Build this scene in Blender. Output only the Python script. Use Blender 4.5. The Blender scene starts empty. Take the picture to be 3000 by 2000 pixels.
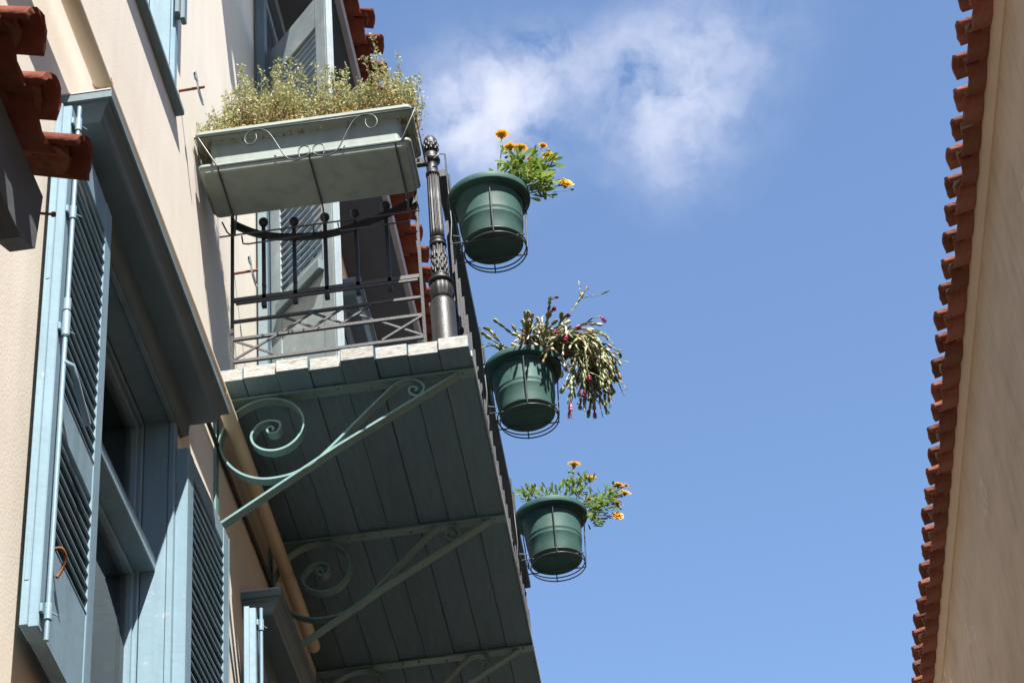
import bpy, math, random
from mathutils import Vector, Matrix, Euler
R = math.radians
rnd = random.Random(11)
scn = bpy.context.scene
COL = scn.collection

# ------------------------------------------------------------------ camera
cam_d = bpy.data.cameras.new('camera'); cam = bpy.data.objects.new('camera', cam_d); COL.objects.link(cam)
cam_d.sensor_width = 36.0; cam_d.lens = 75.7; cam_d.clip_start = 0.05; cam_d.clip_end = 2000
_rt = Vector((0.99060343, 0.1120883, -0.07836484)); _up = Vector((0.13062189, -0.6055871, 0.78498547)); _fw = Vector((-0.04053096, 0.78784547, 0.61453784))
M = Matrix((( _rt.x, _up.x, -_fw.x), (_rt.y, _up.y, -_fw.y), (_rt.z, _up.z, -_fw.z))).to_4x4()
M.translation = Vector((1.44, 0.0, 1.6)); cam.matrix_world = M
scn.camera = cam

# ------------------------------------------------------------------ light
SUN = Vector((0.285, -0.65, 1.0)).normalized()          # towards the sun
sun_d = bpy.data.lights.new('sun', 'SUN'); sun = bpy.data.objects.new('sun', sun_d); COL.objects.link(sun)
sun_d.energy = 5.0; sun_d.angle = R(0.53); sun_d.color = (1.0, 0.955, 0.89)
sun.rotation_euler = SUN.to_track_quat('Z', 'Y').to_euler(); sun.location = SUN * 40

world = bpy.data.worlds.new('World'); scn.world = world; world.use_nodes = True
wn = world.node_tree.nodes; wl = world.node_tree.links
for n in list(wn): wn.remove(n)
out = wn.new('ShaderNodeOutputWorld'); bg = wn.new('ShaderNodeBackground'); bg.inputs[1].default_value = 0.077
sky = wn.new('ShaderNodeTexSky'); sky.sky_type = 'NISHITA'; sky.sun_disc = False
sky.sun_elevation = math.asin(SUN.z); sky.sun_rotation = math.atan2(SUN.x, SUN.y)
sky.air_density = 1.0; sky.dust_density = 0.2; sky.ozone_density = 3.2; sky.altitude = 100
# clouds: thin wisps at fixed bearings in the sky
tc = wn.new('ShaderNodeTexCoord')
def WM(op, a, b=None):
    n = wn.new('ShaderNodeMath'); n.operation = op
    for i, v in enumerate((a, b)):
        if v is None: continue
        if isinstance(v, (int, float)): n.inputs[i].default_value = v
        else: wl.new(v, n.inputs[i])
    return n.outputs[0]
def wnoise(scale, detail, rough, vec, dist=0.0):
    n = wn.new('ShaderNodeTexNoise'); n.inputs['Scale'].default_value = scale; n.inputs['Detail'].default_value = detail
    n.inputs['Roughness'].default_value = rough; n.inputs['Distortion'].default_value = dist
    wl.new(vec, n.inputs['Vector']); return n
warp = wnoise(26.0, 4, 0.6, tc.outputs['Generated'])
sub = wn.new('ShaderNodeVectorMath'); sub.operation = 'SUBTRACT'; wl.new(warp.outputs['Color'], sub.inputs[0]); sub.inputs[1].default_value = (0.5, 0.5, 0.5)
scl = wn.new('ShaderNodeVectorMath'); scl.operation = 'SCALE'; wl.new(sub.outputs[0], scl.inputs[0]); scl.inputs['Scale'].default_value = 0.028
wv = wn.new('ShaderNodeVectorMath'); wv.operation = 'ADD'; wl.new(tc.outputs['Generated'], wv.inputs[0]); wl.new(scl.outputs[0], wv.inputs[1])
LOBES = [ # direction, angular radius, weight
 ((-0.0352, 0.7159, 0.6974), 0.0212, 1.00),
 ((-0.0509, 0.7230, 0.6890), 0.0152, 0.50),
 ((-0.0139, 0.7055, 0.7085), 0.0152, 0.50),
 ((0.0070, 0.7076, 0.7066), 0.0162, 0.50),
 ((-0.0251, 0.7268, 0.6864), 0.0142, 0.40),
 ((0.0362, 0.7128, 0.7005), 0.0212, 0.55),
 ((0.0592, 0.7184, 0.6932), 0.0232, 0.60),
 ((0.0488, 0.7316, 0.6800), 0.0212, 0.50),
 ((0.0278, 0.7254, 0.6877), 0.0162, 0.35),
 ((0.0660, 0.7019, 0.7093), 0.0182, 0.40),
 ((0.0978, 0.7003, 0.7071), 0.0182, 0.20),
 ((0.0424, 0.7442, 0.6666), 0.0121, 0.20),
 ((-0.0539, 0.7078, 0.7043), 0.0111, 0.30),
 ((0.62, 0.55, 0.56), 0.16, 0.9), ((-0.71, 0.45, 0.54), 0.2, 0.9), ((0.5, -0.62, 0.6), 0.18, 0.8), ((-0.4, -0.7, 0.59), 0.2, 0.8)]
cov = None
for d, r, w in LOBES:
    if r < 0.1: r *= 1.12; w *= (1.35 if d[0] < -0.03 else 0.82)
    d = Vector(d).normalized()
    dn = wn.new('ShaderNodeVectorMath'); dn.operation = 'DISTANCE'; wl.new(wv.outputs[0], dn.inputs[0]); dn.inputs[1].default_value = d
    g = WM('POWER', WM('DIVIDE', dn.outputs['Value'], r), 2.0)
    g = WM('MULTIPLY', WM('EXPONENT', WM('MULTIPLY', g, -1.0)), w)
    cov = g if cov is None else WM('ADD', cov, g)
fine = wnoise(34.0, 8, 0.56, wv.outputs[0], 0.1)
dens = WM('MULTIPLY', cov, WM('MAXIMUM', WM('SUBTRACT', WM('MULTIPLY', fine.outputs['Fac'], 3.1), 0.88), 0.0))
dens = WM('SUBTRACT', 1.0, WM('EXPONENT', WM('MULTIPLY', dens, -0.98)))
mix = wn.new('ShaderNodeMixRGB'); wl.new(dens, mix.inputs[0]); wl.new(sky.outputs[0], mix.inputs[1])
mix.inputs[2].default_value = (3.9, 4.0, 4.6, 1)
wl.new(mix.outputs[0], bg.inputs[0]); wl.new(bg.outputs[0], out.inputs[0])

vs = scn.view_settings; vs.view_transform = 'Standard'; vs.look = 'None'; vs.gamma = 1.0; vs.use_curve_mapping = False
vs.exposure = 1.735
scn.render.engine = 'CYCLES'; scn.cycles.max_bounces = 8; scn.cycles.diffuse_bounces = 5

# ------------------------------------------------------------------ materials
ALB = 0.67      # overall reflectance level of the painted and plastered surfaces
def mat(name, col, rough=0.6, var=0.15, scale=6.0, bump=0.0, bscale=60.0, spec=0.4, col2=None, c2scale=3.0, c2lo=0.55, c2hi=0.7, rand=0.0, metal=0.0, stretch=None, trans=0.0, bdist=0.003, streak=0.0, crack=None, k=1.0):
    col = tuple(c*ALB*k for c in col)
    if col2: col2 = tuple(c*ALB*k for c in col2)
    if crack: crack = (tuple(c*ALB*k for c in crack[0]),) + tuple(crack[1:])
    m = bpy.data.materials.new(name); m.use_nodes = True
    nt = m.node_tree; nd = nt.nodes; lk = nt.links; b = nd['Principled BSDF']
    b.inputs['Roughness'].default_value = rough; b.inputs['Specular IOR Level'].default_value = spec; b.inputs['Metallic'].default_value = metal
    t = nd.new('ShaderNodeTexCoord'); v = t.outputs['Object']
    if stretch:
        mp = nd.new('ShaderNodeMapping'); mp.inputs['Scale'].default_value = stretch; lk.new(v, mp.inputs[0]); v = mp.outputs[0]
    n1 = nd.new('ShaderNodeTexNoise'); n1.inputs['Scale'].default_value = scale; n1.inputs['Detail'].default_value = 6; n1.inputs['Roughness'].default_value = 0.65
    lk.new(v, n1.inputs['Vector'])
    ra = nd.new('ShaderNodeMapRange'); ra.inputs[1].default_value = 0.3; ra.inputs[2].default_value = 0.7
    ra.inputs[3].default_value = 1 - var; ra.inputs[4].default_value = 1 + var * 0.6
    lk.new(n1.outputs['Fac'], ra.inputs[0])
    fac = ra.outputs[0]
    if rand > 0:
        oi = nd.new('ShaderNodeObjectInfo'); rr = nd.new('ShaderNodeMapRange'); rr.inputs[3].default_value = 1 - rand; rr.inputs[4].default_value = 1 + rand * 0.7
        lk.new(oi.outputs['Random'], rr.inputs[0])
        mu = nd.new('ShaderNodeMath'); mu.operation = 'MULTIPLY'; lk.new(fac, mu.inputs[0]); lk.new(rr.outputs[0], mu.inputs[1]); fac = mu.outputs[0]
    base = nd.new('ShaderNodeRGB'); base.outputs[0].default_value = (*col, 1); src = base.outputs[0]
    if col2:
        n2 = nd.new('ShaderNodeTexNoise'); n2.inputs['Scale'].default_value = c2scale; n2.inputs['Detail'].default_value = 7; n2.inputs['Roughness'].default_value = 0.7
        lk.new(v, n2.inputs['Vector'])
        r2 = nd.new('ShaderNodeMapRange'); r2.inputs[1].default_value = c2lo; r2.inputs[2].default_value = c2hi; lk.new(n2.outputs['Fac'], r2.inputs[0])
        mx = nd.new('ShaderNodeMixRGB'); lk.new(r2.outputs[0], mx.inputs[0]); lk.new(src, mx.inputs[1]); mx.inputs[2].default_value = (*col2, 1); src = mx.outputs[0]
    if crack:     # thin wandering hairlines with patchy presence
        nc = nd.new('ShaderNodeTexNoise'); nc.inputs['Scale'].default_value = crack[1]; nc.inputs['Detail'].default_value = 8; nc.inputs['Roughness'].default_value = 0.6; lk.new(t.outputs['Object'], nc.inputs['Vector'])
        a_ = nd.new('ShaderNodeMath'); a_.operation = 'SUBTRACT'; lk.new(nc.outputs['Fac'], a_.inputs[0]); a_.inputs[1].default_value = 0.5
        b_ = nd.new('ShaderNodeMath'); b_.operation = 'ABSOLUTE'; lk.new(a_.outputs[0], b_.inputs[0])
        c_ = nd.new('ShaderNodeMapRange'); c_.inputs[1].default_value = 0.0; c_.inputs[2].default_value = crack[2]; c_.inputs[3].default_value = 1.0; c_.inputs[4].default_value = 0.0; lk.new(b_.outputs[0], c_.inputs[0])
        nm = nd.new('ShaderNodeTexNoise'); nm.inputs['Scale'].default_value = crack[1]*0.8; lk.new(t.outputs['Object'], nm.inputs['Vector'])
        d_ = nd.new('ShaderNodeMapRange'); d_.inputs[1].default_value = crack[3]; d_.inputs[2].default_value = crack[3]+0.06; lk.new(nm.outputs['Fac'], d_.inputs[0])
        e_ = nd.new('ShaderNodeMath'); e_.operation = 'MULTIPLY'; lk.new(c_.outputs[0], e_.inputs[0]); lk.new(d_.outputs[0], e_.inputs[1])
        mc = nd.new('ShaderNodeMixRGB'); lk.new(e_.outputs[0], mc.inputs[0]); lk.new(src, mc.inputs[1]); mc.inputs[2].default_value = (*crack[0], 1); src = mc.outputs[0]
    if streak > 0:   # rain streaks and grime
        mp2 = nd.new('ShaderNodeMapping'); mp2.inputs['Scale'].default_value = (9, 9, 0.9); lk.new(t.outputs['Object'], mp2.inputs[0])
        ns = nd.new('ShaderNodeTexNoise'); ns.inputs['Scale'].default_value = 1.6; ns.inputs['Detail'].default_value = 6; lk.new(mp2.outputs[0], ns.inputs['Vector'])
        rs_ = nd.new('ShaderNodeMapRange'); rs_.inputs[1].default_value = 0.48; rs_.inputs[2].default_value = 0.75; rs_.inputs[3].default_value = 1.0; rs_.inputs[4].default_value = 1 - streak; lk.new(ns.outputs['Fac'], rs_.inputs[0])
        m2 = nd.new('ShaderNodeMath'); m2.operation = 'MULTIPLY'; lk.new(fac, m2.inputs[0]); lk.new(rs_.outputs[0], m2.inputs[1]); fac = m2.outputs[0]
    sc = nd.new('ShaderNodeVectorMath'); sc.operation = 'SCALE'; lk.new(src, sc.inputs[0]); lk.new(fac, sc.inputs['Scale'])
    lk.new(sc.outputs[0], b.inputs['Base Color'])
    if bump > 0:
        n3 = nd.new('ShaderNodeTexNoise'); n3.inputs['Scale'].default_value = bscale; n3.inputs['Detail'].default_value = 5
        lk.new(v, n3.inputs['Vector'])
        bp = nd.new('ShaderNodeBump'); bp.inputs['Strength'].default_value = bump; bp.inputs['Distance'].default_value = bdist
        lk.new(n3.outputs['Fac'], bp.inputs['Height']); lk.new(bp.outputs[0], b.inputs['Normal'])
    if trans > 0:
        tr = nd.new('ShaderNodeBsdfTranslucent'); lk.new(sc.outputs[0], tr.inputs[0])
        ms = nd.new('ShaderNodeMixShader'); ms.inputs[0].default_value = trans
        lk.new(b.outputs[0], ms.inputs[1]); lk.new(tr.outputs[0], ms.inputs[2]); lk.new(ms.outputs[0], nd['Material Output'].inputs[0])
    return m
MT = {}
MT['plaster'] = mat('cream_plaster', (0.97, 0.88, 0.755), 0.9, 0.06, 1.6, 0.25, 110, 0.2, (0.88, 0.77, 0.65), 0.9, 0.5, 0.8, bdist=0.003, streak=0.06, k=0.92)
MT['plaster_right'] = mat('tan_plaster', (0.60, 0.435, 0.285), 0.95, 0.10, 3.0, 0.45, 40, 0.1, (0.50, 0.355, 0.225), 2.6, 0.46, 0.75, stretch=(1, 0.8, 1.1), bdist=0.006, streak=0.12, crack=((0.76,0.62,0.50), 1.1, 0.012, 0.54), k=1.42)
MT['plaster_near'] = mat('grey_plaster', (0.5, 0.46, 0.42), 0.9, 0.1, 2, 0.3, 40)
MT['cornice'] = mat('cornice_render', (0.56, 0.42, 0.29), 0.85, 0.10, 5, 0.3, 60, k=1.5)
MT['blue'] = mat('blue_paint', (0.185, 0.285, 0.345), 0.45, 0.10, 4, 0.3, 45, 0.4, (0.33, 0.38, 0.385), 26, 0.63, 0.70, bdist=0.0025, streak=0.22, rand=0.07, k=1.22)
MT['blue_pale'] = mat('weathered_pale_blue_paint', (0.31, 0.375, 0.395), 0.6, 0.14, 7, 0.3, 70, 0.3, (0.44, 0.47, 0.46), 9, 0.5, 0.7, streak=0.15, rand=0.06)
MT['hood'] = mat('shaded_blue_paint', (0.115, 0.165, 0.185), 0.5, 0.14, 5, 0.25, 50, 0.4, (0.15, 0.19, 0.20), 4, 0.55, 0.75, k=1.2)  # darker copy of the shutter blue, shade put into the colour
MT['plank'] = mat('grey_blue_painted_plank', (0.092, 0.152, 0.188), 0.7, 0.13, 9, 0.25, 40, 0.12, (0.12, 0.155, 0.16), 8, 0.5, 0.72, rand=0.12, stretch=(6, 0.6, 6), k=1.6)
MT['endgrain'] = mat('sawn_plank_end', (0.47, 0.47, 0.44), 0.9, 0.32, 30, 0.7, 90, 0.1, (0.30, 0.25, 0.18), 18, 0.52, 0.66, stretch=(1, 1, 4), rand=0.12, k=0.98)
MT['teal'] = mat('teal_paint', (0.175, 0.315, 0.305), 0.45, 0.14, 8, 0.3, 60, 0.3, (0.13, 0.20, 0.19), 22, 0.58, 0.68, rand=0.06)
MT['iron'] = mat('black_iron_paint', (0.020, 0.020, 0.022), 0.48, 0.25, 14, 0.3, 120, 0.32, (0.035, 0.034, 0.033), 20, 0.5, 0.7)
MT['iron_grey'] = mat('sunlit_grey_iron', (0.062, 0.059, 0.058), 0.55, 0.25, 14, 0.3, 120, 0.4, (0.05, 0.047, 0.045), 25, 0.5, 0.7)  # lighter copy of the black iron, sunlight put into its grey
MT['wire'] = mat('green_black_wire', (0.035, 0.045, 0.042), 0.4, 0.1, 20, 0, 50, 0.5)
MT['rust'] = mat('rusty_iron', (0.25, 0.10, 0.045), 0.8, 0.3, 60, 0.4, 150, 0.2, (0.12, 0.06, 0.04), 70, 0.5, 0.6)
MT['galv'] = mat('grey_painted_hook', (0.36, 0.40, 0.42), 0.5, 0.15, 40, 0.2, 120)
MT['tile'] = mat('terracotta', (0.205, 0.052, 0.031), 0.85, 0.30, 16, 0.7, 60, 0.15, (0.15, 0.06, 0.04), 11, 0.5, 0.7, rand=0.22, bdist=0.005)
MT['tile_old'] = mat('weathered_terracotta', (0.32, 0.105, 0.062), 0.9, 0.32, 16, 0.7, 60, 0.15, (0.22, 0.12, 0.085), 10, 0.5, 0.68, rand=0.30, bdist=0.005, k=1.1)
MT['mortar'] = mat('tile_mortar', (0.44, 0.36, 0.27), 0.95, 0.35, 30, 0.9, 60, 0.1, (0.25, 0.16, 0.11), 20, 0.5, 0.65, rand=0.2, bdist=0.012, k=1.3)
MT['mortar_red'] = mat('red_stained_mortar', (0.30, 0.11, 0.065), 0.95, 0.4, 30, 0.9, 60, 0.1, (0.2, 0.09, 0.06), 20, 0.5, 0.65, bdist=0.012)
MT['soffit'] = mat('slate_soffit', (0.085, 0.11, 0.135), 0.7, 0.1, 3, 0.2, 40, k=1.15)
MT['fascia'] = mat('grey_fascia', (0.42, 0.42, 0.44), 0.6, 0.1, 4, 0.15, 40)
MT['oldwood'] = mat('grey_weathered_board', (0.10, 0.108, 0.118), 0.75, 0.2, 6, 0.4, 40, 0.2, stretch=(5, 0.7, 5), k=1.1)
MT['pipe'] = mat('cream_pipe', (0.78, 0.66, 0.47), 0.45, 0.06, 5, 0, 50, 0.4, k=1.05)
MT['pot'] = mat('green_plastic_pot', (0.047, 0.112, 0.096), 0.6, 0.16, 9, 0.10, 60, 0.18, (0.080, 0.155, 0.132), 14, 0.5, 0.75, rand=0.16, streak=0.25)
MT['planter'] = mat('grey_green_plastic', (0.275, 0.325, 0.29), 0.55, 0.10, 10, 0.08, 70, 0.35, (0.21, 0.25, 0.215), 5, 0.48, 0.75, streak=0.25, k=1.06)
MT['soil'] = mat('potting_soil', (0.05, 0.035, 0.025), 0.95, 0.4, 50, 0.8, 80, 0.1)
MT['curtain'] = mat('white_curtain', (0.74, 0.75, 0.74), 0.9, 0.08, 5, 0.2, 12, 0.1, stretch=(1, 6, 0.6), bdist=0.02, k=1.45)
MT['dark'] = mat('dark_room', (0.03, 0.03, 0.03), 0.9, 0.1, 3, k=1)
MT['ground'] = mat('paving', (0.085, 0.08, 0.075), 0.9, 0.2, 2, 0.4, 20, 0.2, k=1.3)
MT['roofdeck'] = mat('terracotta_roof', (0.38, 0.12, 0.07), 0.9, 0.3, 5, 0.7, 12, 0.1)
MT['dark_line'] = mat('plain_black', (0.02, 0.02, 0.02), 0.5, 0.1, 10)
MT['g_leaf'] = mat('marigold_leaf', (0.17, 0.28, 0.04), 0.5, 0.3, 40, 0, 50, 0.4, trans=0.42)
MT['g_leaf2'] = mat('marigold_leaf_pale', (0.31, 0.40, 0.08), 0.5, 0.25, 40, 0, 50, 0.4, trans=0.42)
MT['petal'] = mat('orange_petal', (0.96, 0.50, 0.015), 0.55, 0.15, 60, 0, 50, 0.3, trans=0.35)
MT['petal_c'] = mat('orange_flower_centre', (0.62, 0.24, 0.02), 0.8, 0.3, 200, 0.6, 300, 0.2)
MT['stem'] = mat('green_stem', (0.14, 0.20, 0.06), 0.6, 0.2, 40)
MT['h1'] = mat('herb_grey_green', (0.33, 0.36, 0.14), 0.6, 0.3, 60, 0, 50, 0.3, trans=0.3, k=1.2)
MT['h2'] = mat('herb_pale_green', (0.52, 0.51, 0.26), 0.6, 0.3, 60, 0, 50, 0.3, trans=0.3, k=1.2)
MT['h3'] = mat('herb_dry_gold', (0.52, 0.35, 0.12), 0.7, 0.35, 60, 0, 50, 0.2, trans=0.25, k=1.2)
MT['h4'] = mat('herb_twig', (0.20, 0.13, 0.07), 0.8, 0.3, 60)
MT['c1'] = mat('cactus_green', (0.19, 0.22, 0.085), 0.5, 0.3, 40, 0, 50, 0.35, trans=0.15)
MT['c2'] = mat('cactus_olive', (0.33, 0.36, 0.15), 0.5, 0.3, 40, 0, 50, 0.35, trans=0.15)
MT['c3'] = mat('cactus_bleached', (0.66, 0.61, 0.42), 0.55, 0.25, 40, 0, 50, 0.3, trans=0.15)
MT['c4'] = mat('cactus_reddish', (0.30, 0.13, 0.05), 0.5, 0.3, 40, 0, 50, 0.4, trans=0.1)
MT['magenta'] = mat('crimson_petal', (0.42, 0.012, 0.075), 0.45, 0.25, 60, 0, 50, 0.4, trans=0.2)
def glass_mat():
    m = bpy.data.materials.new('window_glass'); m.use_nodes = True; nt = m.node_tree; nd = nt.nodes; lk = nt.links
    for n in list(nd): nd.remove(n)
    o = nd.new('ShaderNodeOutputMaterial'); g = nd.new('ShaderNodeBsdfGlossy'); g.inputs['Roughness'].default_value = 0.02
    t = nd.new('ShaderNodeBsdfTransparent'); t.inputs[0].default_value = (0.97, 0.98, 0.98, 1)
    f = nd.new('ShaderNodeFresnel'); f.inputs[0].default_value = 1.22
    ms = nd.new('ShaderNodeMixShader'); lk.new(f.outputs[0], ms.inputs[0]); lk.new(t.outputs[0], ms.inputs[1]); lk.new(g.outputs[0], ms.inputs[2]); lk.new(ms.outputs[0], o.inputs[0])
    return m
MT['glass'] = glass_mat()

# ------------------------------------------------------------------ mesh builder
class MB:
    def __init__(s): s.v = []; s.f = []; s.m = []; s.sm = []
    def add(s, vs, fs, mi=0, smooth=False):
        o = len(s.v); s.v += [tuple(p) for p in vs]
        for f in fs: s.f.append(tuple(i + o for i in f)); s.m.append(mi); s.sm.append(smooth)
    def box(s, x0, x1, y0, y1, z0, z1, mi=0):
        v = [(x0,y0,z0),(x1,y0,z0),(x1,y1,z0),(x0,y1,z0),(x0,y0,z1),(x1,y0,z1),(x1,y1,z1),(x0,y1,z1)]
        s.add(v, [(0,3,2,1),(4,5,6,7),(0,1,5,4),(1,2,6,5),(2,3,7,6),(3,0,4,7)], mi)
    def bbox(s, x0, x1, y0, y1, z0, z1, b=0.003, mi=0):   # box with chamfered edges
        X = (x0, x0+b, x1-b, x1); Y = (y0, y0+b, y1-b, y1); Z = (z0, z0+b, z1-b, z1)
        pts = []; idx = {}
        def P(a, c, d):
            k = (a, c, d)
            if k not in idx: idx[k] = len(pts); pts.append((X[a], Y[c], Z[d]))
            return idx[k]
        F = []
        for a, i in ((0, 0), (3, 3)):
            q = [P(a,1,1), P(a,2,1), P(a,2,2), P(a,1,2)]; F.append(q if a else q[::-1])
            q = [P(1,a,1), P(2,a,1), P(2,a,2), P(1,a,2)]; F.append(q[::-1] if a else q)
            q = [P(1,1,a), P(2,1,a), P(2,2,a), P(1,2,a)]; F.append(q if a else q[::-1])
        for c, ci in ((0,1),(3,2)):
            for d, di in ((0,1),(3,2)):
                F.append([P(1,c,di), P(2,c,di), P(2,ci,d), P(1,ci,d)])
                F.append([P(c,1,di), P(c,2,di), P(ci,2,d), P(ci,1,d)])
                F.append([P(c,di,1), P(c,di,2), P(ci,d,2), P(ci,d,1)])
        for a, ai in ((0,1),(3,2)):
            for c, ci in ((0,1),(3,2)):
                for d, di in ((0,1),(3,2)):
                    F.append([P(a,ci,di), P(ai,c,di), P(ai,ci,d)])
        s.add(pts, F, mi)
    def tube(s, pts, r, n=6, mi=0, cap=True, closed=False, r2=None):
        pts = [Vector(p) for p in pts]; N = len(pts); V = []; F = []
        prev = None
        for i, p in enumerate(pts):
            if closed: t = (pts[(i+1) % N] - pts[i-1])
            else: t = pts[min(i+1, N-1)] - pts[max(i-1, 0)]
            if t.length < 1e-9: t = Vector((0,0,1))
            t.normalize()
            if prev is None:
                a = t.cross(Vector((0,0,1)))
                if a.length < 0.1: a = t.cross(Vector((0,1,0)))
                a.normalize()
            else:
                a = prev - t * prev.dot(t)
                if a.length < 1e-6: a = t.cross(Vector((0,1,0)))
                a.normalize()
            prev = a; b = t.cross(a)
            rr = r if r2 is None else r + (r2 - r) * i / max(1, N-1)
            for k in range(n):
                an = 2*math.pi*k/n; V.append(p + a*math.cos(an)*rr + b*math.sin(an)*rr)
        M_ = N if closed else N-1
        for i in range(M_):
            j = (i+1) % N
            for k in range(n):
                k2 = (k+1) % n; F.append((i*n+k, i*n+k2, j*n+k2, j*n+k))
        s.add(V, F, mi, True)
        if cap and not closed:
            s.add(V[:n], [tuple(range(n))[::-1]], mi); s.add(V[(N-1)*n:], [tuple(range(n))], mi)
    def strip(s, xz, y0, y1, t, mi=0):        # flat bar bent in the xz plane, width along y
        N = len(xz); V = []; F = []
        for i, (x, z) in enumerate(xz):
            a = xz[max(i-1,0)]; b = xz[min(i+1,N-1)]; dx, dz = b[0]-a[0], b[1]-a[1]; l = math.hypot(dx,dz) or 1
            nx, nz = -dz/l*t/2, dx/l*t/2
            V += [(x+nx,y0,z+nz),(x-nx,y0,z-nz),(x-nx,y1,z-nz),(x+nx,y1,z+nz)]
        for i in range(N-1):
            o = i*4
            for k in range(4): F.append((o+k, o+(k+1)%4, o+4+(k+1)%4, o+4+k))
        F.append((3,2,1,0)); o = (N-1)*4; F.append((o,o+1,o+2,o+3))
        s.add(V, F, mi)
    def lathe(s, prof, c, n=24, mi=0, flute=None, smooth=True, closed=False, hard=None):
        if hard:      # split into runs at corners sharper than `hard` degrees so that edges stay crisp
            runs = [[prof[0], prof[1]]]
            for i in range(2, len(prof)):
                a, b, d = prof[i-2], prof[i-1], prof[i]
                an = abs(math.degrees(math.atan2(b[1]-a[1], b[0]-a[0]) - math.atan2(d[1]-b[1], d[0]-b[0]))) % 360
                if min(an, 360-an) > hard: runs.append([b, d])
                else: runs[-1].append(d)
            for r_ in runs: s.lathe(r_, c, n, mi, flute, smooth, True)
            return
        V = []; F = []
        for (r, z) in prof:
            for k in range(n):
                an = 2*math.pi*k/n
                rr = r
                if flute and flute[0] <= z <= flute[1]: rr = r * (1 - flute[3]*(0.5+0.5*math.cos(an*flute[2])))
                V.append((c[0]+rr*math.cos(an), c[1]+rr*math.sin(an), c[2]+z))
        for i in range(len(prof)-1):
            for k in range(n):
                k2 = (k+1)%n; F.append((i*n+k, i*n+k2, (i+1)*n+k2, (i+1)*n+k))
        if not closed:
            F.append(tuple(range(n))[::-1]); o = (len(prof)-1)*n; F.append(tuple(o+k for k in range(n)))
        else:
            o = (len(prof)-1)*n
        s.add(V, F, mi, smooth)
    def prism(s, prof, ax, a0, a1, mi=0):     # closed profile extruded along axis; profile given in the two other axes
        n = len(prof); V = []
        for a in (a0, a1):
            for (p, q) in prof:
                V.append({'y': (p, a, q), 'x': (a, p, q), 'z': (p, q, a)}[ax])
        F = [tuple(range(n)), tuple(range(2*n-1, n-1, -1))]
        for k in range(n): k2 = (k+1)%n; F.append((k, n+k, n+k2, k2))
        s.add(V, F, mi)
    def mesh(s, name, mats, origin=(0,0,0), fix=True):
        me = bpy.data.meshes.new(name); o = Vector(origin)
        me.from_pydata([Vector(p)-o for p in s.v], [], s.f)
        for m in (mats if isinstance(mats, (list, tuple)) else [mats]): me.materials.append(MT[m])
        me.polygons.foreach_set('material_index', s.m); me.polygons.foreach_set('use_smooth', s.sm)
        me.update()
        if fix:
            import bmesh
            bm = bmesh.new(); bm.from_mesh(me); bmesh.ops.recalc_face_normals(bm, faces=bm.faces); bm.to_mesh(me); bm.free()
        return me
W = {}   # world origin of unrotated objects
def tag(o, label, cat, group=None):
    o['label'] = label; o['category'] = cat
    if group: o['group'] = group
    return o
def thing(name, loc, label, cat, group=None):
    o = bpy.data.objects.new(name, None); o.empty_display_size = 0.1; COL.objects.link(o); o.location = loc; W[o.name] = Vector(loc)
    return tag(o, label, cat, group)
def obj(name, mb, mats, parent=None, origin=None, fix=True):   # mesh given in world coordinates
    pw = W[parent.name] if parent else Vector((0,0,0))
    og = Vector(origin) if origin is not None else pw
    o = bpy.data.objects.new(name, mb.mesh(name, mats, og, fix)); COL.objects.link(o)
    if parent: o.parent = parent
    o.location = og - pw; W[o.name] = og
    return o
def inst(name, me, parent, loc, rot=(0,0,0), scale=(1,1,1)):   # local coordinates of the parent
    o = bpy.data.objects.new(name, me); COL.objects.link(o); o.parent = parent; o.location = loc; o.rotation_euler = rot; o.scale = scale
    return o
def smooth_curve(p, n=5):
    out_ = []
    for i in range(len(p)-1):
        p0 = p[max(i-1,0)]; p1 = p[i]; p2 = p[i+1]; p3 = p[min(i+2,len(p)-1)]
        for k in range(n):
            t = k/n
            out_.append(tuple(0.5*((2*b)+(-a+c)*t+(2*a-5*b+4*c-d)*t*t+(-a+3*b-3*c+d)*t**3) for a,b,c,d in zip(p0,p1,p2,p3)))
    out_.append(tuple(p[-1])); return out_

# ------------------------------------------------------------------ ground
mb = MB(); mb.add([(-300,-300,0),(300,-300,0),(300,300,0),(-300,300,0)], [(0,1,2,3)])
g = obj('ground', mb, 'ground'); g['kind'] = 'structure'

# ------------------------------------------------------------------ walls with openings
def wall_cells(mb, y0, y1, z0, z1, holes, x=0.0, depth=0.34, sgn=1):
    ys = sorted(set([y0, y1] + [h[0] for h in holes] + [h[1] for h in holes])); zs = sorted(set([z0, z1] + [h[2] for h in holes] + [h[3] for h in holes]))
    def hole(y, z): return any(h[0] < y < h[1] and h[2] < z < h[3] for h in holes)
    for i in range(len(ys)-1):
        for j in range(len(zs)-1):
            if hole((ys[i]+ys[i+1])/2, (zs[j]+zs[j+1])/2): continue
            mb.add([(x,ys[i],zs[j]),(x,ys[i+1],zs[j]),(x,ys[i+1],zs[j+1]),(x,ys[i],zs[j+1])], [(0,1,2,3) if sgn > 0 else (3,2,1,0)])
    xb = x - depth*sgn
    for (a,b,c,d) in holes:
        for q in ([(x,a,c),(x,a,d),(xb,a,d),(xb,a,c)], [(x,b,d),(x,b,c),(xb,b,c),(xb,b,d)], [(x,b,c),(x,a,c),(xb,a,c),(xb,b,c)], [(x,a,d),(x,b,d),(xb,b,d),(xb,a,d)]):
            mb.add(q, [(0,1,2,3)])
HOUSE_Y0, HOUSE_Y1 = 3.4, 15.0
W1 = (4.61, 5.69, 4.0, 5.90); W2 = (6.93, 8.07, 3.85, 5.70); UW = (4.50, 5.56, 7.25, 8.80); DR = (7.10, 8.12, 6.46, 9.66); FW = (9.45, 10.45, 6.46, 9.20)
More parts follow.
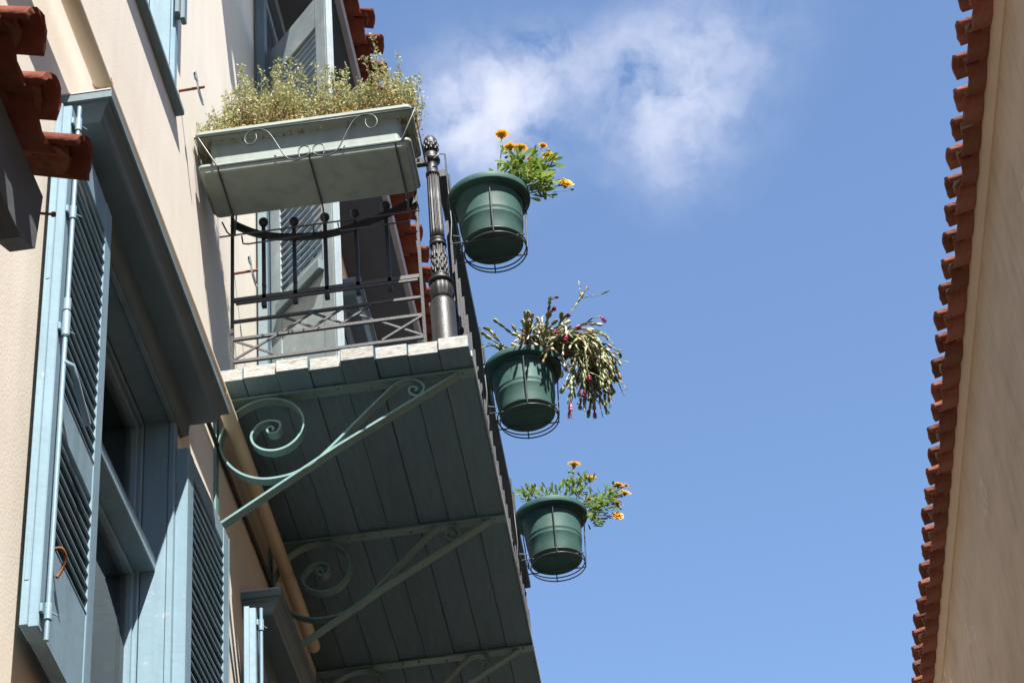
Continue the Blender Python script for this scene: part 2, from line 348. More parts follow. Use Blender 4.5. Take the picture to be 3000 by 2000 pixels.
house = thing('house', (0, 7, 0), 'cream plastered house with blue louvred shutters and a red tiled roof, left of the alley', 'house')
mb = MB(); wall_cells(mb, HOUSE_Y0, HOUSE_Y1, 0, 9.9, [W1, W2, UW, DR, FW])
mb.add([(0,HOUSE_Y0,0),(0,HOUSE_Y0,9.9),(-6,HOUSE_Y0,9.9),(-6,HOUSE_Y0,0)], [(0,1,2,3)])
mb.add([(0,HOUSE_Y1,0),(-6,HOUSE_Y1,0),(-6,HOUSE_Y1,9.9),(0,HOUSE_Y1,9.9)], [(0,1,2,3)])
mb.add([(-6,HOUSE_Y0,0),(-6,HOUSE_Y0,9.9),(-6,HOUSE_Y1,9.9),(-6,HOUSE_Y1,0)], [(0,1,2,3)])
obj('wall', mb, 'plaster', house, fix=False)

# ---- windows
def hood(parent, y0, y1, zt):
    # moulded slab: profile (x, z), mitred round the two ends
    P = [(0.012,-0.165),(0.03,-0.155),(0.036,-0.082),(0.112,-0.082),(0.118,-0.074),(0.122,-0.056),(0.130,-0.040),(0.141,-0.034),(0.141,-0.028),(0.152,-0.026),(0.152,0.0)]
    m = MB(); n = len(P); rings = []
    V = []
    for (x, z) in P: V.append((0.002, y0 - (x-0.09) if x > 0.09 else y0 + (0.09-x)*0.35, zt+z))
    for (x, z) in P: V.append((x, y0 - (x-0.09) if x > 0.09 else y0 + (0.09-x)*0.35, zt+z))
    for (x, z) in P: V.append((x, y1 + (x-0.09) if x > 0.09 else y1 - (0.09-x)*0.35, zt+z))
    for (x, z) in P: V.append((0.002, y1 + (x-0.09) if x > 0.09 else y1 - (0.09-x)*0.35, zt+z))
    F = []
    for r in range(3):
        for k in range(n-1): F.append((r*n+k, r*n+k+1, (r+1)*n+k+1, (r+1)*n+k))
    F.append((n-1, 2*n-1, 3*n-1, 4*n-1))
    m.add(V, F)
    o = obj('hood', m, 'hood', parent)
    m = MB(); m.box(0.002, 0.150, y0-0.064, y1+0.064, zt+0.0005, zt+0.006); obj('hood_flashing', m, 'fascia', o)
    return o
def window(op, transom, panes=True, name='window'):
    y0, y1, z0, z1 = op
    m = MB(); t = 0.016
    # lining boards of the reveal (far, near, head, sill)
    m.bbox(-0.095, -0.012, y1-0.022, y1-0.001, z0, z1, 0.002); m.bbox(-0.095, -0.012, y0+0.001, y0+0.022, z0, z1, 0.002)
    m.bbox(-0.095, -0.012, y0+0.022, y1-0.022, z1-0.022, z1-0.001, 0.002); m.bbox(-0.095, 0.03, y0-0.03, y1+0.03, z0-0.03, z0, 0.003)
    # face casing strips round the opening
    m.bbox(-0.011, 0.010, y0-0.012, y0+0.028, z0, z1, 0.003); m.bbox(-0.011, 0.010, y1-0.028, y1+0.012, z0, z1, 0.003)
    m.bbox(-0.011, 0.010, y0+0.028, y1-0.028, z1-0.032, z1+0.006, 0.003)
    w = obj(name, m, 'blue', house)
    m = MB(); yi0, yi1 = y0+0.022, y1-0.022; zi1 = z1-0.022
    m.bbox(-0.16, -0.095, yi0, yi0+t, z0, zi1, 0.004); m.bbox(-0.16, -0.095, yi1-t, yi1, z0, zi1, 0.004)
    m.bbox(-0.16, -0.095, yi0+t, yi1-t, zi1-t, zi1, 0.004)
    obj('frame', m, 'blue', w)
    tops = zi1 - t
    if transom:
        m = MB(); m.bbox(-0.145, -0.045, yi0+0.001, yi1-0.001, transom-0.034, transom+0.016, 0.004); obj('transom', m, 'blue', w)
        spans = [(transom+0.016, tops), (z0+0.01, transom-0.034)]
    else: spans = [(z0+0.01, tops)]
    for si, (a, b) in enumerate(spans):
        ym = (yi0+yi1)/2
        for (p, q) in ((yi0+t, ym-0.002), (ym+0.002, yi1-t)):
            m = MB(); s_ = 0.022
            m.bbox(-0.148, -0.108, p, p+s_, a, b, 0.004); m.bbox(-0.148, -0.108, q-s_, q, a, b, 0.004)
            m.bbox(-0.148, -0.108, p+s_, q-s_, b-s_, b, 0.004); m.bbox(-0.148, -0.108, p+s_, q-s_, a, a+s_, 0.004)
            if b - a > 0.8: m.bbox(-0.146, -0.110, p+s_, q-s_, a+(b-a)*0.46, a+(b-a)*0.46+0.04, 0.003)
            obj('sash', m, 'blue', w)
            m = MB(); m.box(-0.131, -0.127, p+s_-0.004, q-s_+0.004, a+s_-0.004, b-s_+0.004); obj('pane', m, 'glass', w)
    m = MB(); n = 40; V = []; F = []
    for i in range(n+1):
        yy = yi0 + (yi1-yi0)*i/n; xx = -0.157 + 0.004*math.sin(i*1.9) + 0.003*math.sin(i*0.7)
        V += [(xx, yy, z0), (xx, yy, spans[-1][1] if transom else tops)]
    for i in range(n): F.append((2*i, 2*i+2, 2*i+3, 2*i+1))
    m.add(V, F, 0, True); obj('curtain', m, 'curtain', w)
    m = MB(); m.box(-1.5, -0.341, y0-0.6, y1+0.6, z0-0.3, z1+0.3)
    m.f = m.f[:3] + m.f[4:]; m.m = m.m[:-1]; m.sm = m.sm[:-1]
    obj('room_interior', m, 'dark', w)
    return w
w1 = window(W1, 5.33); hood(w1, 4.345, 5.785, 6.035)
w2 = window(W2, 5.13); hood(w2, 6.79, 8.2, 5.845)
# upper window: sill board and simple casing
uw = window(UW, None)
m = MB(); m.prism([(0.0,7.212),(0.030,7.212),(0.034,7.216),(0.034,7.234),(0.0,7.246)], 'y', 4.35, 5.60); obj('sill', m, 'hood', uw)
m = MB(); m.bbox(0.012, 0.03, 5.50, 5.545, 7.66, 8.9, 0.003); m.bbox(0.030, 0.048, 5.515, 5.555, 7.64, 8.9, 0.003); obj('shutter_stile', m, 'hood', uw)
door = window(DR, 9.10, name='balcony_door')
m = MB(); m.bbox(0.011, 0.055, 7.03, 7.085, 6.46, 9.74, 0.004); m.bbox(0.011, 0.055, 8.14, 8.19, 6.46, 9.74, 0.004); m.bbox(0.011, 0.05, 7.086, 8.139, 9.675, 9.74, 0.004); obj('casing', m, 'hood', door)  # dark blue carries the shade of the jamb in its colour
fw_ = window(FW, None); hood(fw_, 9.3, 10.55, 9.40)

# ---- shutters
SLAT = {}
def slat_mesh(w, mt, sg=1):
    k = (round(w,3), mt, sg)
    if k not in SLAT:
        m = MB(); a = R(38); c, s_ = math.cos(a), math.sin(a); L, T = 0.031, 0.004
        prof = []
        for (p, q) in ((-L,-T*0.6),(-L+0.003,-T),(L-0.003,-T),(L,-T*0.6),(L,T*0.6),(L-0.003,T),(-L+0.003,T),(-L,T*0.6)):
            prof.append((p*s_*1.0 - q*c, p*c + q*s_))     # (n, z) tilted
        V = []
        for u in (0.0, w):
            for (n_, z) in prof: V.append((u, n_*sg, z))
        n8 = 8; F = [tuple(range(n8)), tuple(range(15,7,-1))]
        for i in range(n8): F.append((i, n8+i, n8+(i+1)%n8, (i+1)%n8))
        m.add(V, F); SLAT[k] = m.mesh('slat', mt)
    return SLAT[k]
def shutter(loc, ang, w, z0, z1, sections, mt='blue', stile=0.075, name='shutter', rods=False, pitch=0.037, panel=None, sg=1):
    """local: x along the leaf from hinge to free edge, y thickness (0..0.042), z up from z0"""
    h = z1 - z0; T = 0.042; m = MB()
    m.bbox(0, stile, 0, T, 0, h, 0.003); m.bbox(w-stile, w, 0, T, 0, h, 0.003)
    m.bbox(w, w+0.012, 0, T*0.46, 0, h, 0.002)            # rebated meeting edge
    rails = []; last = 0.0
    for (a, b) in sections:
        rails.append((last, a)); last = b
    rails.append((last, h))
    for (a, b) in rails: m.bbox(stile, w-stile, 0.002, T-0.002, a, b, 0.003)
    me = m.mesh(name, mt); o = bpy.data.objects.new(name, me); COL.objects.link(o)
    o.parent = house; o.location = Vector((loc[0], loc[1], z0)) - W[house.name]; o.rotation_euler = (0, 0, ang)
    for (a, b) in sections:
        n = int((b-a)/pitch)
        for i in range(n):
            inst('slat', slat_mesh(w-2*stile+0.006, mt, sg), o, (stile-0.003, T/2, a + (i+0.5)*(b-a)/n), (R(rnd.uniform(-2.6,2.6)), R(rnd.uniform(-0.25,0.25)), 0))
    if panel:
        m = MB(); m.bbox(stile-0.01, w-stile+0.01, 0.012, T-0.012, panel[0]-0.01, panel[1]+0.01, 0.002); q = inst('panel', m.mesh('panel', mt), o, (0,0,0))
    return o
# window 1, near leaf folded back towards the viewer (local +x points to -y)
def ang_of(dx, dy): return math.atan2(dy, dx)
sL = shutter((0.028, 4.625), ang_of(0.012, -0.48), 0.475, 4.20, 5.86, [(0.28, 0.62), (0.74, 1.55)], sg=-1, stile=0.068)
sR = shutter((0.050, 5.685), ang_of(0.012, 0.57), 0.565, 4.07, 5.775, [(0.30, 1.63)])
# rod, guides and handle of the near leaf (inner face, near its free edge). which side faces out depends on rotation
def espagnolette(o, w, h, y, sg):
    u = w - 0.018
    m = MB(); m.tube([(u, y+sg*0.016, -0.03), (u, y+sg*0.016, h+0.004)], 0.0065, 10); inst('rod', m.mesh('rod', 'blue'), o, (0,0,0))
    for z in (0.05, h*0.53, h*0.77, h-0.06):
        m = MB(); m.tube([(u, y+sg*0.016, z-0.025), (u, y+sg*0.016, z+0.018)], 0.0095, 12); m.bbox(u-0.02, u+0.02, min(y,y+sg*0.008), max(y,y+sg*0.008), z-0.012, z+0.012, 0.002)
        m.tube([(u, y+sg*0.016, z-0.002), (u-0.02, y+sg*0.034, z-0.004)], 0.0018, 6)
        inst('guide', m.mesh('guide', 'blue'), o, (0,0,0))
    m = MB(); z = h*0.535
    m.tube([(u, y+sg*0.016, z-0.03), (u, y+sg*0.016, z+0.045)], 0.011, 12); m.tube([(u, y+sg*0.016, z+0.045), (u, y+sg*0.016, z+0.052)], 0.0085, 12); m.tube([(u, y+sg*0.016, z+0.052), (u, y+sg*0.016, z+0.09)], 0.0105, 12)
    inst('coupling', m.mesh('coupling', 'blue'), o, (0,0,0)); m = MB()
    m.tube([(u, y+sg*0.016, z-0.115), (u-0.012, y+sg*0.034, z-0.12), (u-0.05, y+sg*0.036, z-0.14), (u-0.10, y+sg*0.04, z-0.175), (u-0.138, y+sg*0.042, z-0.195), (u-0.152, y+sg*0.042, z-0.203)], 0.0085, 8, r2=0.0105)
    inst('handle', m.mesh('handle', 'blue'), o, (0,0,0))
    m = MB(); m.tube(smooth_curve([(u-0.05, y+sg*0.004, 0.25), (u-0.058, y+sg*0.022, 0.255), (u-0.078, y+sg*0.028, 0.24), (u-0.086, y+sg*0.018, 0.215), (u-0.080, y+sg*0.008, 0.19)], 4), 0.0045, 8); inst('hook', m.mesh('hook', 'rust'), o, (0,0,0))
    for z in (0.12, h*0.62):
        m = MB(); m.bbox(w+0.0, w+0.0135, 0.006, 0.017, z, z+0.13, 0.001); inst('lock_plate', m.mesh('lock_plate', 'blue'), o, (0,0,0))
espagnolette(sL, 0.475, 1.66, 0.042, 1)
def hinge(o, z, y, mt='hood'):
    m = MB(); m.tube([(-0.006, y, z-0.045), (-0.006, y, z+0.045)], 0.008, 10); m.bbox(-0.012, 0.05, y-0.004, y+0.004, z-0.012, z+0.012, 0.001); inst('hinge', m.mesh('hinge', mt), o, (0,0,0))
for z in (1.52, 0.3): hinge(sR, z, 0.044)
# window 2 leaf, nearest the viewer
s2 = shutter((0.02, 6.915), ang_of(0.07, -0.555), 0.545, 3.9, 5.56, [(0.30, 0.66), (0.78, 1.56)], sg=-1)
espagnolette(s2, 0.545, 1.66, 0.042, 1)
s2b = shutter((0.050, 8.09), ang_of(0.012, 0.57), 0.565, 3.9, 5.56, [(0.30, 1.52)])
# balcony door leaf standing half open
sD = shutter((0.060, 7.075), ang_of(0.335, -0.37), 0.50, 6.47, 9.02, [(1.02, 2.36)], 'blue_pale', 0.085, pitch=0.040, panel=(0.16, 0.86))
m = MB(); m.bbox(0.075, 0.43, -0.028, 0.001, 0.90, 0.955, 0.004); inst('middle_rail', m.mesh('middle_rail', 'hood'), sD, (0,0,0))
sDf = shutter((0.055, 8.15), ang_of(0.012, 0.5), 0.50, 6.47, 9.02, [(1.02, 2.36)], 'hood', 0.085, pitch=0.044, panel=(0.16, 0.86))
sF = shutter((0.055, 10.47), ang_of(0.012, 0.5), 0.50, 6.5, 9.1, [(1.02, 2.4)], 'hood', 0.085, pitch=0.05, panel=(0.16, 0.86))

# ---- roof tiles
def tile_mesh(name, wide, sag, L, up, th, mt, taper=0.0, n=10):
    """arched tile; local x along the slope (outer end at x=0, running to -L), y across, z up"""
    m = MB(); V = []; F = []
    hw = wide/2
    for xi, (x, k) in enumerate(((0.0, 1.0), (-L, 1.0-taper))):
        for layer in (0, 1):
            for i in range(n+1):
                a = math.pi*i/n; yy = -hw*k*math.cos(a); zz = (sag*k)*math.sin(a)
                if layer: yy *= (hw*k-th)/(hw*k); zz = zz*(sag*k-th)/(sag*k)
                V.append((x + (rnd.uniform(-0.003,0.003) if xi == 0 else 0), yy, zz if up else -zz))
    q = n+1
    for i in range(n):
        F.append((i, i+1, 2*q+i+1, 2*q+i)); F.append((q+i, 3*q+i, 3*q+i+1, q+i+1))
        F.append((i, q+i, q+i+1, i+1)); F.append((2*q+i, 2*q+i+1, 3*q+i+1, 3*q+i))
    F.append((0, 2*q, 3*q, q)); F.append((n, q+n, 3*q+n, 2*q+n))
    m.add(V, F, 0, False); me = m.mesh(name, mt)
    for p in me.polygons: p.use_smooth = abs(p.normal.x) < 0.5
    return me
def plug_mesh(wide, sag, mt):
    m = MB(); n = 10; V = []; F = []
    for x in (0.0, -0.12):
        V.append((x + (0.012 if x == 0 else 0), 0, sag*0.35))
        for i in range(n+1):
            a = math.pi*i/n; V.append((x + rnd.uniform(-0.01, 0.008), -wide/2*math.cos(a), sag*math.sin(a)))
    q = n+2
    for i in range(n): F.append((0, i+1, i+2)); F.append((q, q+i+2, q+i+1)); F.append((i+1, q+i+1, q+i+2, i+2))
    F.append((0, 1, q+1, q)); F.append((0, q, q+n+1, n+1))
    m.add(V, F); return m.mesh('mortar', mt)
def eave(parent, name, tipx, tipz, sgn, ya, yb, pitch, slope, mts, ext=0.085, L=0.55, deckx=4.0):
    """sgn=+1 eave runs out towards +x, -1 towards -x"""
    roof = bpy.data.objects.new(name, None)
    m = MB(); s_ = math.tan(slope)
    x1 = tipx - sgn*(ext+0.06); z1 = tipz + (ext+0.06)*s_ + 0.015; x2 = tipx - sgn*deckx; z2 = tipz + deckx*s_ + 0.015
    m.add([(x1,ya,z1),(x1,yb,z1),(x2,yb,z2),(x2,ya,z2)], [(0,1,2,3)])
    m.add([(x1,ya,z1-0.02),(x1,yb,z1-0.02),(x2,yb,z2-0.02),(x2,ya,z2-0.02)], [(3,2,1,0)])
    roof = obj(name, m, 'roofdeck', parent)
    cov_w, cov_s = pitch*0.66, pitch*0.31
    cm = [tile_mesh('cover_tile', cov_w, cov_s, L, True, 0.013, mts[0], 0.12) for _ in range(3)]
    pm = [tile_mesh('pan_tile', pitch*0.985, pitch*0.21, L, False, 0.013, mts[0], 0.0) for _ in range(3)]
    gm = [plug_mesh(cov_w-0.028, cov_s-0.014, mts[1]) for _ in range(3)]
    n = int(round((yb-ya)/pitch)); base = Vector((0,0,0)) if not parent else W[parent.name]
    rz = 0.0 if sgn > 0 else math.pi
    ro = W[roof.name]
    for i in range(n+1):
        y = ya + i*pitch
        j = lambda a: rnd.uniform(-a, a)
        tp = Vector((tipx + j(0.012), y + j(0.009), tipz + j(0.006))) - ro
        inst('cover_tile', cm[i % 3], roof, tp, (j(0.05), slope + j(0.03), rz + j(0.035)))
        pl = tp + Vector((-sgn*rnd.uniform(0.03, 0.05), 0, 0.035*s_)); inst('mortar', gm[i % 3], roof, pl, (0, slope, rz))
        if i < n:
            pp = Vector((tipx - sgn*(ext + j(0.008)), y + pitch/2 + j(0.003), tipz + ext*s_ + 0.016 + j(0.004))) - ro
            inst('pan_tile', pm[i % 3], roof, pp, (j(0.02), slope + j(0.015), rz + j(0.01)))
    return roof
# house eave: soffit boards, fascia, tiles
m = MB(); m.box(0.002, 0.315, HOUSE_Y0, HOUSE_Y1, 9.86, 9.885); obj('soffit', m, 'soffit', house)
m = MB(); m.box(0.316, 0.345, HOUSE_Y0, HOUSE_Y1, 9.85, 9.95); obj('fascia', m, 'fascia', house)
eave(house, 'roof', 0.475, 10.0, 1, 5.5, 12.2, 0.197, R(17), ('tile', 'mortar_red'), ext=0.045)

# ---- conduit pipe, dark line and wall fittings
pipe = MB(); pipe.tube([(0.066, 3.42, 6.245), (0.066, 5.6, 6.285), (0.066, 7.9, 6.27)], 0.028, 16)
pp = obj('drain_pipe', pipe, 'pipe', house)
for y in (4.475, 6.05, 7.3):
    m = MB(); z = 6.262
    ring = [(0.066+0.0305*math.cos(a), y, z+0.0305*math.sin(a)) for a in [2*math.pi*k/20 for k in range(20)]]
    for k in range(20):
        a, b = ring[k], ring[(k+1)%20]; m.add([(a[0],y-0.008,a[2]),(b[0],y-0.008,b[2]),(b[0],y+0.008,b[2]),(a[0],y+0.008,a[2])], [(0,1,2,3)])
    m.bbox(0.0, 0.04, y-0.009, y+0.009, z-0.045, z-0.03, 0.002)
    obj('pipe_clip', m, 'pipe', pp)
m = MB(); m.tube([(0.012, 5.75, 6.20), (0.012, 6.4, 6.195), (0.012, 7.0, 6.20), (0.014, 7.9, 6.19)], 0.009, 8); obj('dark_line', m, 'dark_line', house)  # thin black tube along the dark line between wall and pipe
def shutter_dog(y, z):
    m = MB(); m.tube([(0, y, z), (0.098, y, z+0.003)], 0.0055, 8); d = obj('shutter_dog', m, 'rust', house)
    m = MB(); c = smooth_curve([(0.070, y-0.022, z+0.026), (0.068, y-0.038, z+0.036), (0.068, y-0.034, z+0.052), (0.071, y-0.016, z+0.040), (0.074, y, z+0.0), (0.08, y+0.022, z-0.034), (0.086, y+0.034, z-0.055)], 5)
    for i in range(len(c)-1):
        w_ = 0.004 + 0.009*math.sin(math.pi*i/len(c)); a, b = Vector(c[i]), Vector(c[i+1])
        w2 = 0.004 + 0.009*math.sin(math.pi*(i+1)/len(c))
        m.add([(a.x-0.003,a.y,a.z-w_),(a.x-0.003,a.y,a.z+w_),(b.x-0.003,b.y,b.z+w2),(b.x-0.003,b.y,b.z-w2),(a.x+0.003,a.y,a.z-w_),(a.x+0.003,a.y,a.z+w_),(b.x+0.003,b.y,b.z+w2),(b.x+0.003,b.y,b.z-w2)],
              [(0,1,2,3),(7,6,5,4),(0,3,7,4),(1,5,6,2),(0,4,5,1),(3,2,6,7)])
    obj('dog_plate', m, 'galv', d)
shutter_dog(5.645, 7.388); shutter_dog(6.614, 7.293)

# ------------------------------------------------------------------ right-hand building
rb = thing('tan_building', (3.28, 8, 0), 'tan plastered building with weathered clay tile eave, right side of the alley', 'building')
RX = 3.285
m = MB(); V = []; F = []; ny, nz = 60, 12
for j in range(nz+1):
    for i in range(ny+1):
        y = -2 + 20.0*i/ny; z = 8.04*j/nz
        V.append((RX + 0.002*math.sin(y*1.7+z) + 0.0015*math.sin(y*4.1-z*2), y, z))
for j in range(nz):
    for i in range(ny): a = j*(ny+1)+i; F.append((a, a+ny+1, a+ny+2, a+1))
m.add(V, F, 0, True)
m.add([(RX,-2,0),(RX,-2,8.0),(9,-2,8.0),(9,-2,0)], [(3,2,1,0)]); m.add([(RX,18,0),(RX,18,8.0),(9,18,8.0),(9,18,0)], [(0,1,2,3)])
obj('wall', m, 'plaster_right', rb, fix=False)
m = MB(); m.prism([(RX+0.05,8.045),(RX+0.05,8.0),(RX-0.008,8.0),(RX-0.022,8.012),(RX-0.036,8.028),(RX-0.042,8.04),(RX-0.042,8.075),(RX+0.05,8.10)], 'y', -2, 18); obj('cornice', m, 'cornice', rb)
eave(rb, 'roof', 3.118, 8.035, -1, 5.4, 13.4, 0.197, R(15), ('tile_old', 'mortar'), ext=0.028, L=0.6)

# ------------------------------------------------------------------ near neighbouring house (only its eave is in view)
nb = thing('neighbouring_house', (0.1, 0, 0), 'house whose eave corner of red clay tiles and grey board shows at upper left', 'house')
m = MB(); wall_cells(m, -6, 3.14, 0, 4.95, [], x=0.20)
m.add([(0.2,3.14,0),(0.2,3.14,4.95),(-5,3.14,4.95),(-5,3.14,0)], [(3,2,1,0)]); m.add([(0.2,-6,0),(0.2,-6,4.95),(-5,-6,4.95),(-5,-6,0)], [(0,1,2,3)])
obj('wall', m, 'plaster_near', nb, fix=False)
m = MB(); m.prism([(-6,4.50),(3.17,4.50),(3.26,4.545),(3.285,4.71),(-6,4.71)], 'x', 0.262, 0.315)
fb = obj('fascia_board', m, 'oldwood', nb)
m = MB(); m.tube([(0.30, 3.27, 4.655), (0.335, 3.30, 4.67)], 0.003, 6); m.tube([(0.333,3.298,4.669),(0.338,3.302,4.671)], 0.006, 8); obj('nail', m, 'rust', fb)
nroof = eave(nb, 'roof', 0.41, 4.74, 1, 3.215-0.178*18, 3.215, 0.178, R(15), ('tile', 'mortar_red'), ext=0.04, L=0.5, deckx=3)

# ------------------------------------------------------------------ balcony
BX = 0.966; BY1 = 9.6; ZB = 6.40; ZT = 6.455
bal = thing('balcony', (0.5, 7.9, ZB), 'timber plank balcony with teal scroll brackets and black iron railing', 'balcony')
edges = [0.003, .13, .255, .375, .495, .62, .74, .853, BX]
fy = [6.17, 6.166, 6.146, 6.168, 6.130, 6.156, 6.160, 6.148]
for i in range(8):
    dz = [0, 0.002, -0.004, 0.001, -0.005, 0.003, 0, 0][i]
    m = MB(); m.bbox(edges[i]+0.0009, edges[i+1]-0.0009, fy[i], BY1, ZB+dz, ZT+dz, 0.0025)
    for k, f in enumerate(m.f):       # sawn ends show bare grain
        if all(abs(m.v[q][1]-fy[i]) < 1e-6 for q in f): m.m[k] = 1
    obj('floor_plank', m, ['plank', 'endgrain'], bal)
BR1 = [(0.214,6.233),(0.22,6.239),(0.213,6.25),(0.203,6.248),(0.196,6.24),(0.202,6.227),(0.215,6.221),(0.233,6.225),(0.244,6.242),(0.243,6.263),(0.227,6.274),(0.2,6.278),(0.169,6.27),(0.146,6.243),(0.137,6.217),(0.144,6.188),(0.165,6.163),(0.195,6.148),(0.23,6.144),(0.268,6.154),(0.303,6.181),(0.325,6.22),(0.331,6.256),(0.327,6.285),(0.309,6.321),(0.279,6.352),(0.24,6.371),(0.193,6.378),(0.146,6.371),(0.096,6.346),(0.057,6.309),(0.032,6.261),(0.020,6.212),(0.026,6.169),(0.046,6.12),(0.08,6.077),(0.122,6.046),(0.175,6.026),(0.228,6.023),(0.281,6.03),(0.327,6.048),(0.37,6.073),
 (0.437,6.135),(0.517,6.217),(0.583,6.284),(0.637,6.336),(0.668,6.364),(0.692,6.379),(0.721,6.384),(0.75,6.377),(0.772,6.358),(0.779,6.335),(0.769,6.311),(0.749,6.304),(0.729,6.318),(0.724,6.337),(0.736,6.347),(0.751,6.341),(0.753,6.332),(0.744,6.328)]
scroll_pts = smooth_curve(BR1, 4)
br0 = None
for bi, y in enumerate((6.272, 7.262, 8.322, 9.36)):
    if br0 is None:
        m = MB(); m.box(0.004, BX+0.004, y-0.004, y+0.046, ZB-0.0145, ZB-0.0065)       # top bar
        m.box(0.002, 0.010, y, y+0.04, 5.835, ZB-0.0150)                               # wall bar
        m.strip([(0.010,5.848),(0.45,6.1265),(0.905,6.383)], y, y+0.042, 0.009)
        br = obj('bracket', m, 'teal', bal, origin=(0, y, ZB))
        m = MB(); m.strip(scroll_pts, y+0.001, y+0.041, 0.0085); sc = obj('scroll', m, 'teal', br, origin=(0, y, ZB))
        br0 = (br.data, sc.data); mbolt = MB()
        mbolt.lathe([(0.006,0),(0.0055,-0.003),(0.002,-0.005)], (0,0,0), 8); bolt_me = mbolt.mesh('bolt', 'hood')
    else:
        br = inst('bracket', br0[0], bal, Vector((0, y, ZB)) - W[bal.name]); sc = inst('scroll', br0[1], br, (0,0,0)); W[br.name] = Vector((0,y,ZB))
    for x in (0.33, 0.39, 0.46, 0.58, 0.88, 0.925):
        inst('bolt', bolt_me, br, (x, 0.012 + 0.02*((x*100) % 2 > 1), -0.0145))
# bare-metal flashing along the outer edge
m = MB(); m.box(BX+0.001, BX+0.006, 6.20, BY1, ZB-0.004, ZB+0.02); obj('edge_strip', m, 'galv', bal)

# railing: front panel
RY = 6.215
rail = MB(); rail.bbox(0.075, 0.86, RY-0.012, RY+0.012, 7.375, 7.41, 0.003)
rl = obj('railing', rail, 'iron', bal)
m = MB(); m.box(0.074, 0.086, RY-0.006, RY+0.006, 6.457, 7.375); obj('upright', m, 'iron', rl)  # black of uprights and balusters includes the planter's shadow
m = MB(); m.box(0.797, 0.809, RY-0.006, RY+0.006, 6.457, 7.375); obj('upright', m, 'iron', rl)
for (z, t) in ((6.816, 0.010), (6.712, 0.006), (6.627, 0.007), (6.522, 0.007)):
    m = MB(); m.box(0.087, 0.796, RY-0.007, RY+0.005, z-t, z+t*0.7); obj('rail_bar', m, 'iron_grey', rl)
m = MB(); m.box(0.095, 0.79, RY-0.0095, RY-0.0005, 6.790, 6.800); obj('rail_bar', m, 'iron_grey', rl)
arc = smooth_curve([(0.084,7.19),(0.155,7.138),(0.226,7.104),(0.328,7.08),(0.441,7.072),(0.553,7.089),(0.681,7.131),(0.772,7.171),(0.80,7.187)], 4)
m = MB(); m.strip([(a,b) for a,b in arc], RY-0.021, RY-0.0085, 0.029); obj('arched_bar', m, 'iron', rl)
ball = MB(); ball.lathe([(0.004,-0.02),(0.013,-0.015),(0.018,-0.006),(0.0195,0.002),(0.018,0.01),(0.012,0.017),(0.004,0.02)], (0,0,0), 14); ball_me = ball.mesh('ball', 'iron')
ballg = None
for (x, z) in ((0.2025,7.19),(0.3225,7.172),(0.4435,7.172),(0.563,7.172),(0.683,7.19)):
    m = MB(); m.box(x-0.007, x+0.007, RY-0.007, RY+0.007, 6.785, z-0.012); m.box(x-0.009, x+0.009, RY-0.0115, RY+0.009, 6.765, 6.789); m.box(x-0.0075, x+0.0075, RY-0.0085, RY+0.0085, 6.863, 6.877)
    b = obj('baluster', m, 'iron', rl); inst('ball', ball_me, b, Vector((x, RY, z)) - W[b.name])
XS = [((0.276,6.705),(0.388,6.636)),((0.276,6.636),(0.388,6.705)),((0.388,6.705),(0.5,6.636)),((0.388,6.636),(0.5,6.705)),((0.5,6.705),(0.612,6.636)),((0.5,6.636),(0.612,6.705)),
      ((0.090,6.62),(0.25,6.53)),((0.090,6.53),(0.25,6.62)),((0.643,6.62),(0.798,6.53)),((0.643,6.53),(0.798,6.62))]
for k, (a, b) in enumerate(XS):
    m = MB(); yo = -0.0035 if k % 2 else 0.001
    m.strip([a, b], RY+yo-0.0045, RY+yo+0.0035 - 0.002, 0.008); obj('cross_bar', m, 'iron_grey', rl)
# side panel along the outer edge
SX = 0.905
m = MB(); m.bbox(SX-0.024, SX+0.020, 6.29, 9.45, 7.372, 7.412, 0.003)
rs = obj('railing', m, 'iron', bal)
for z in (6.816, 6.712, 6.627, 6.522):
    m = MB(); m.box(SX-0.006, SX+0.006, 6.29, 9.45, z-0.009, z+0.006); obj('rail_bar', m, 'iron', rs)
bme = MB(); bme.box(-0.0055, 0.0055, -0.0055, 0.0055, -0.34, 0.355); bme.box(-0.008,0.008,-0.009,0.009,-0.055,-0.031); bme_m = bme.mesh('baluster', 'iron')
dome = MB(); dome.lathe([(0.001,0.0),(0.013,0.002),(0.016,0.008),(0.012,0.015),(0.001,0.018)], (0,0,0), 12); dome_m = dome.mesh('rosette', 'iron')
y = 6.36; k = 0
while y < 9.42:
    b = inst('baluster', bme_m, rs, Vector((SX, y, 6.87)) - W[rs.name] + Vector((0,0,-0.03)))
    if k % 4 == 1: inst('rosette', dome_m, b, (0.005, 0.0, -0.10), (0, R(90), 0))
    y += 0.12; k += 1
for i in range(9):
    y0 = 6.34 + i*0.34
    m = MB()
    for (a, b) in (((y0,6.53),(y0+0.34,6.705)),((y0,6.705),(y0+0.34,6.53))): m.tube([(SX+0.004, a[0], a[1]), (SX+0.004, b[0], b[1])], 0.004, 6)
    obj('cross_bar', m, 'iron', rs)
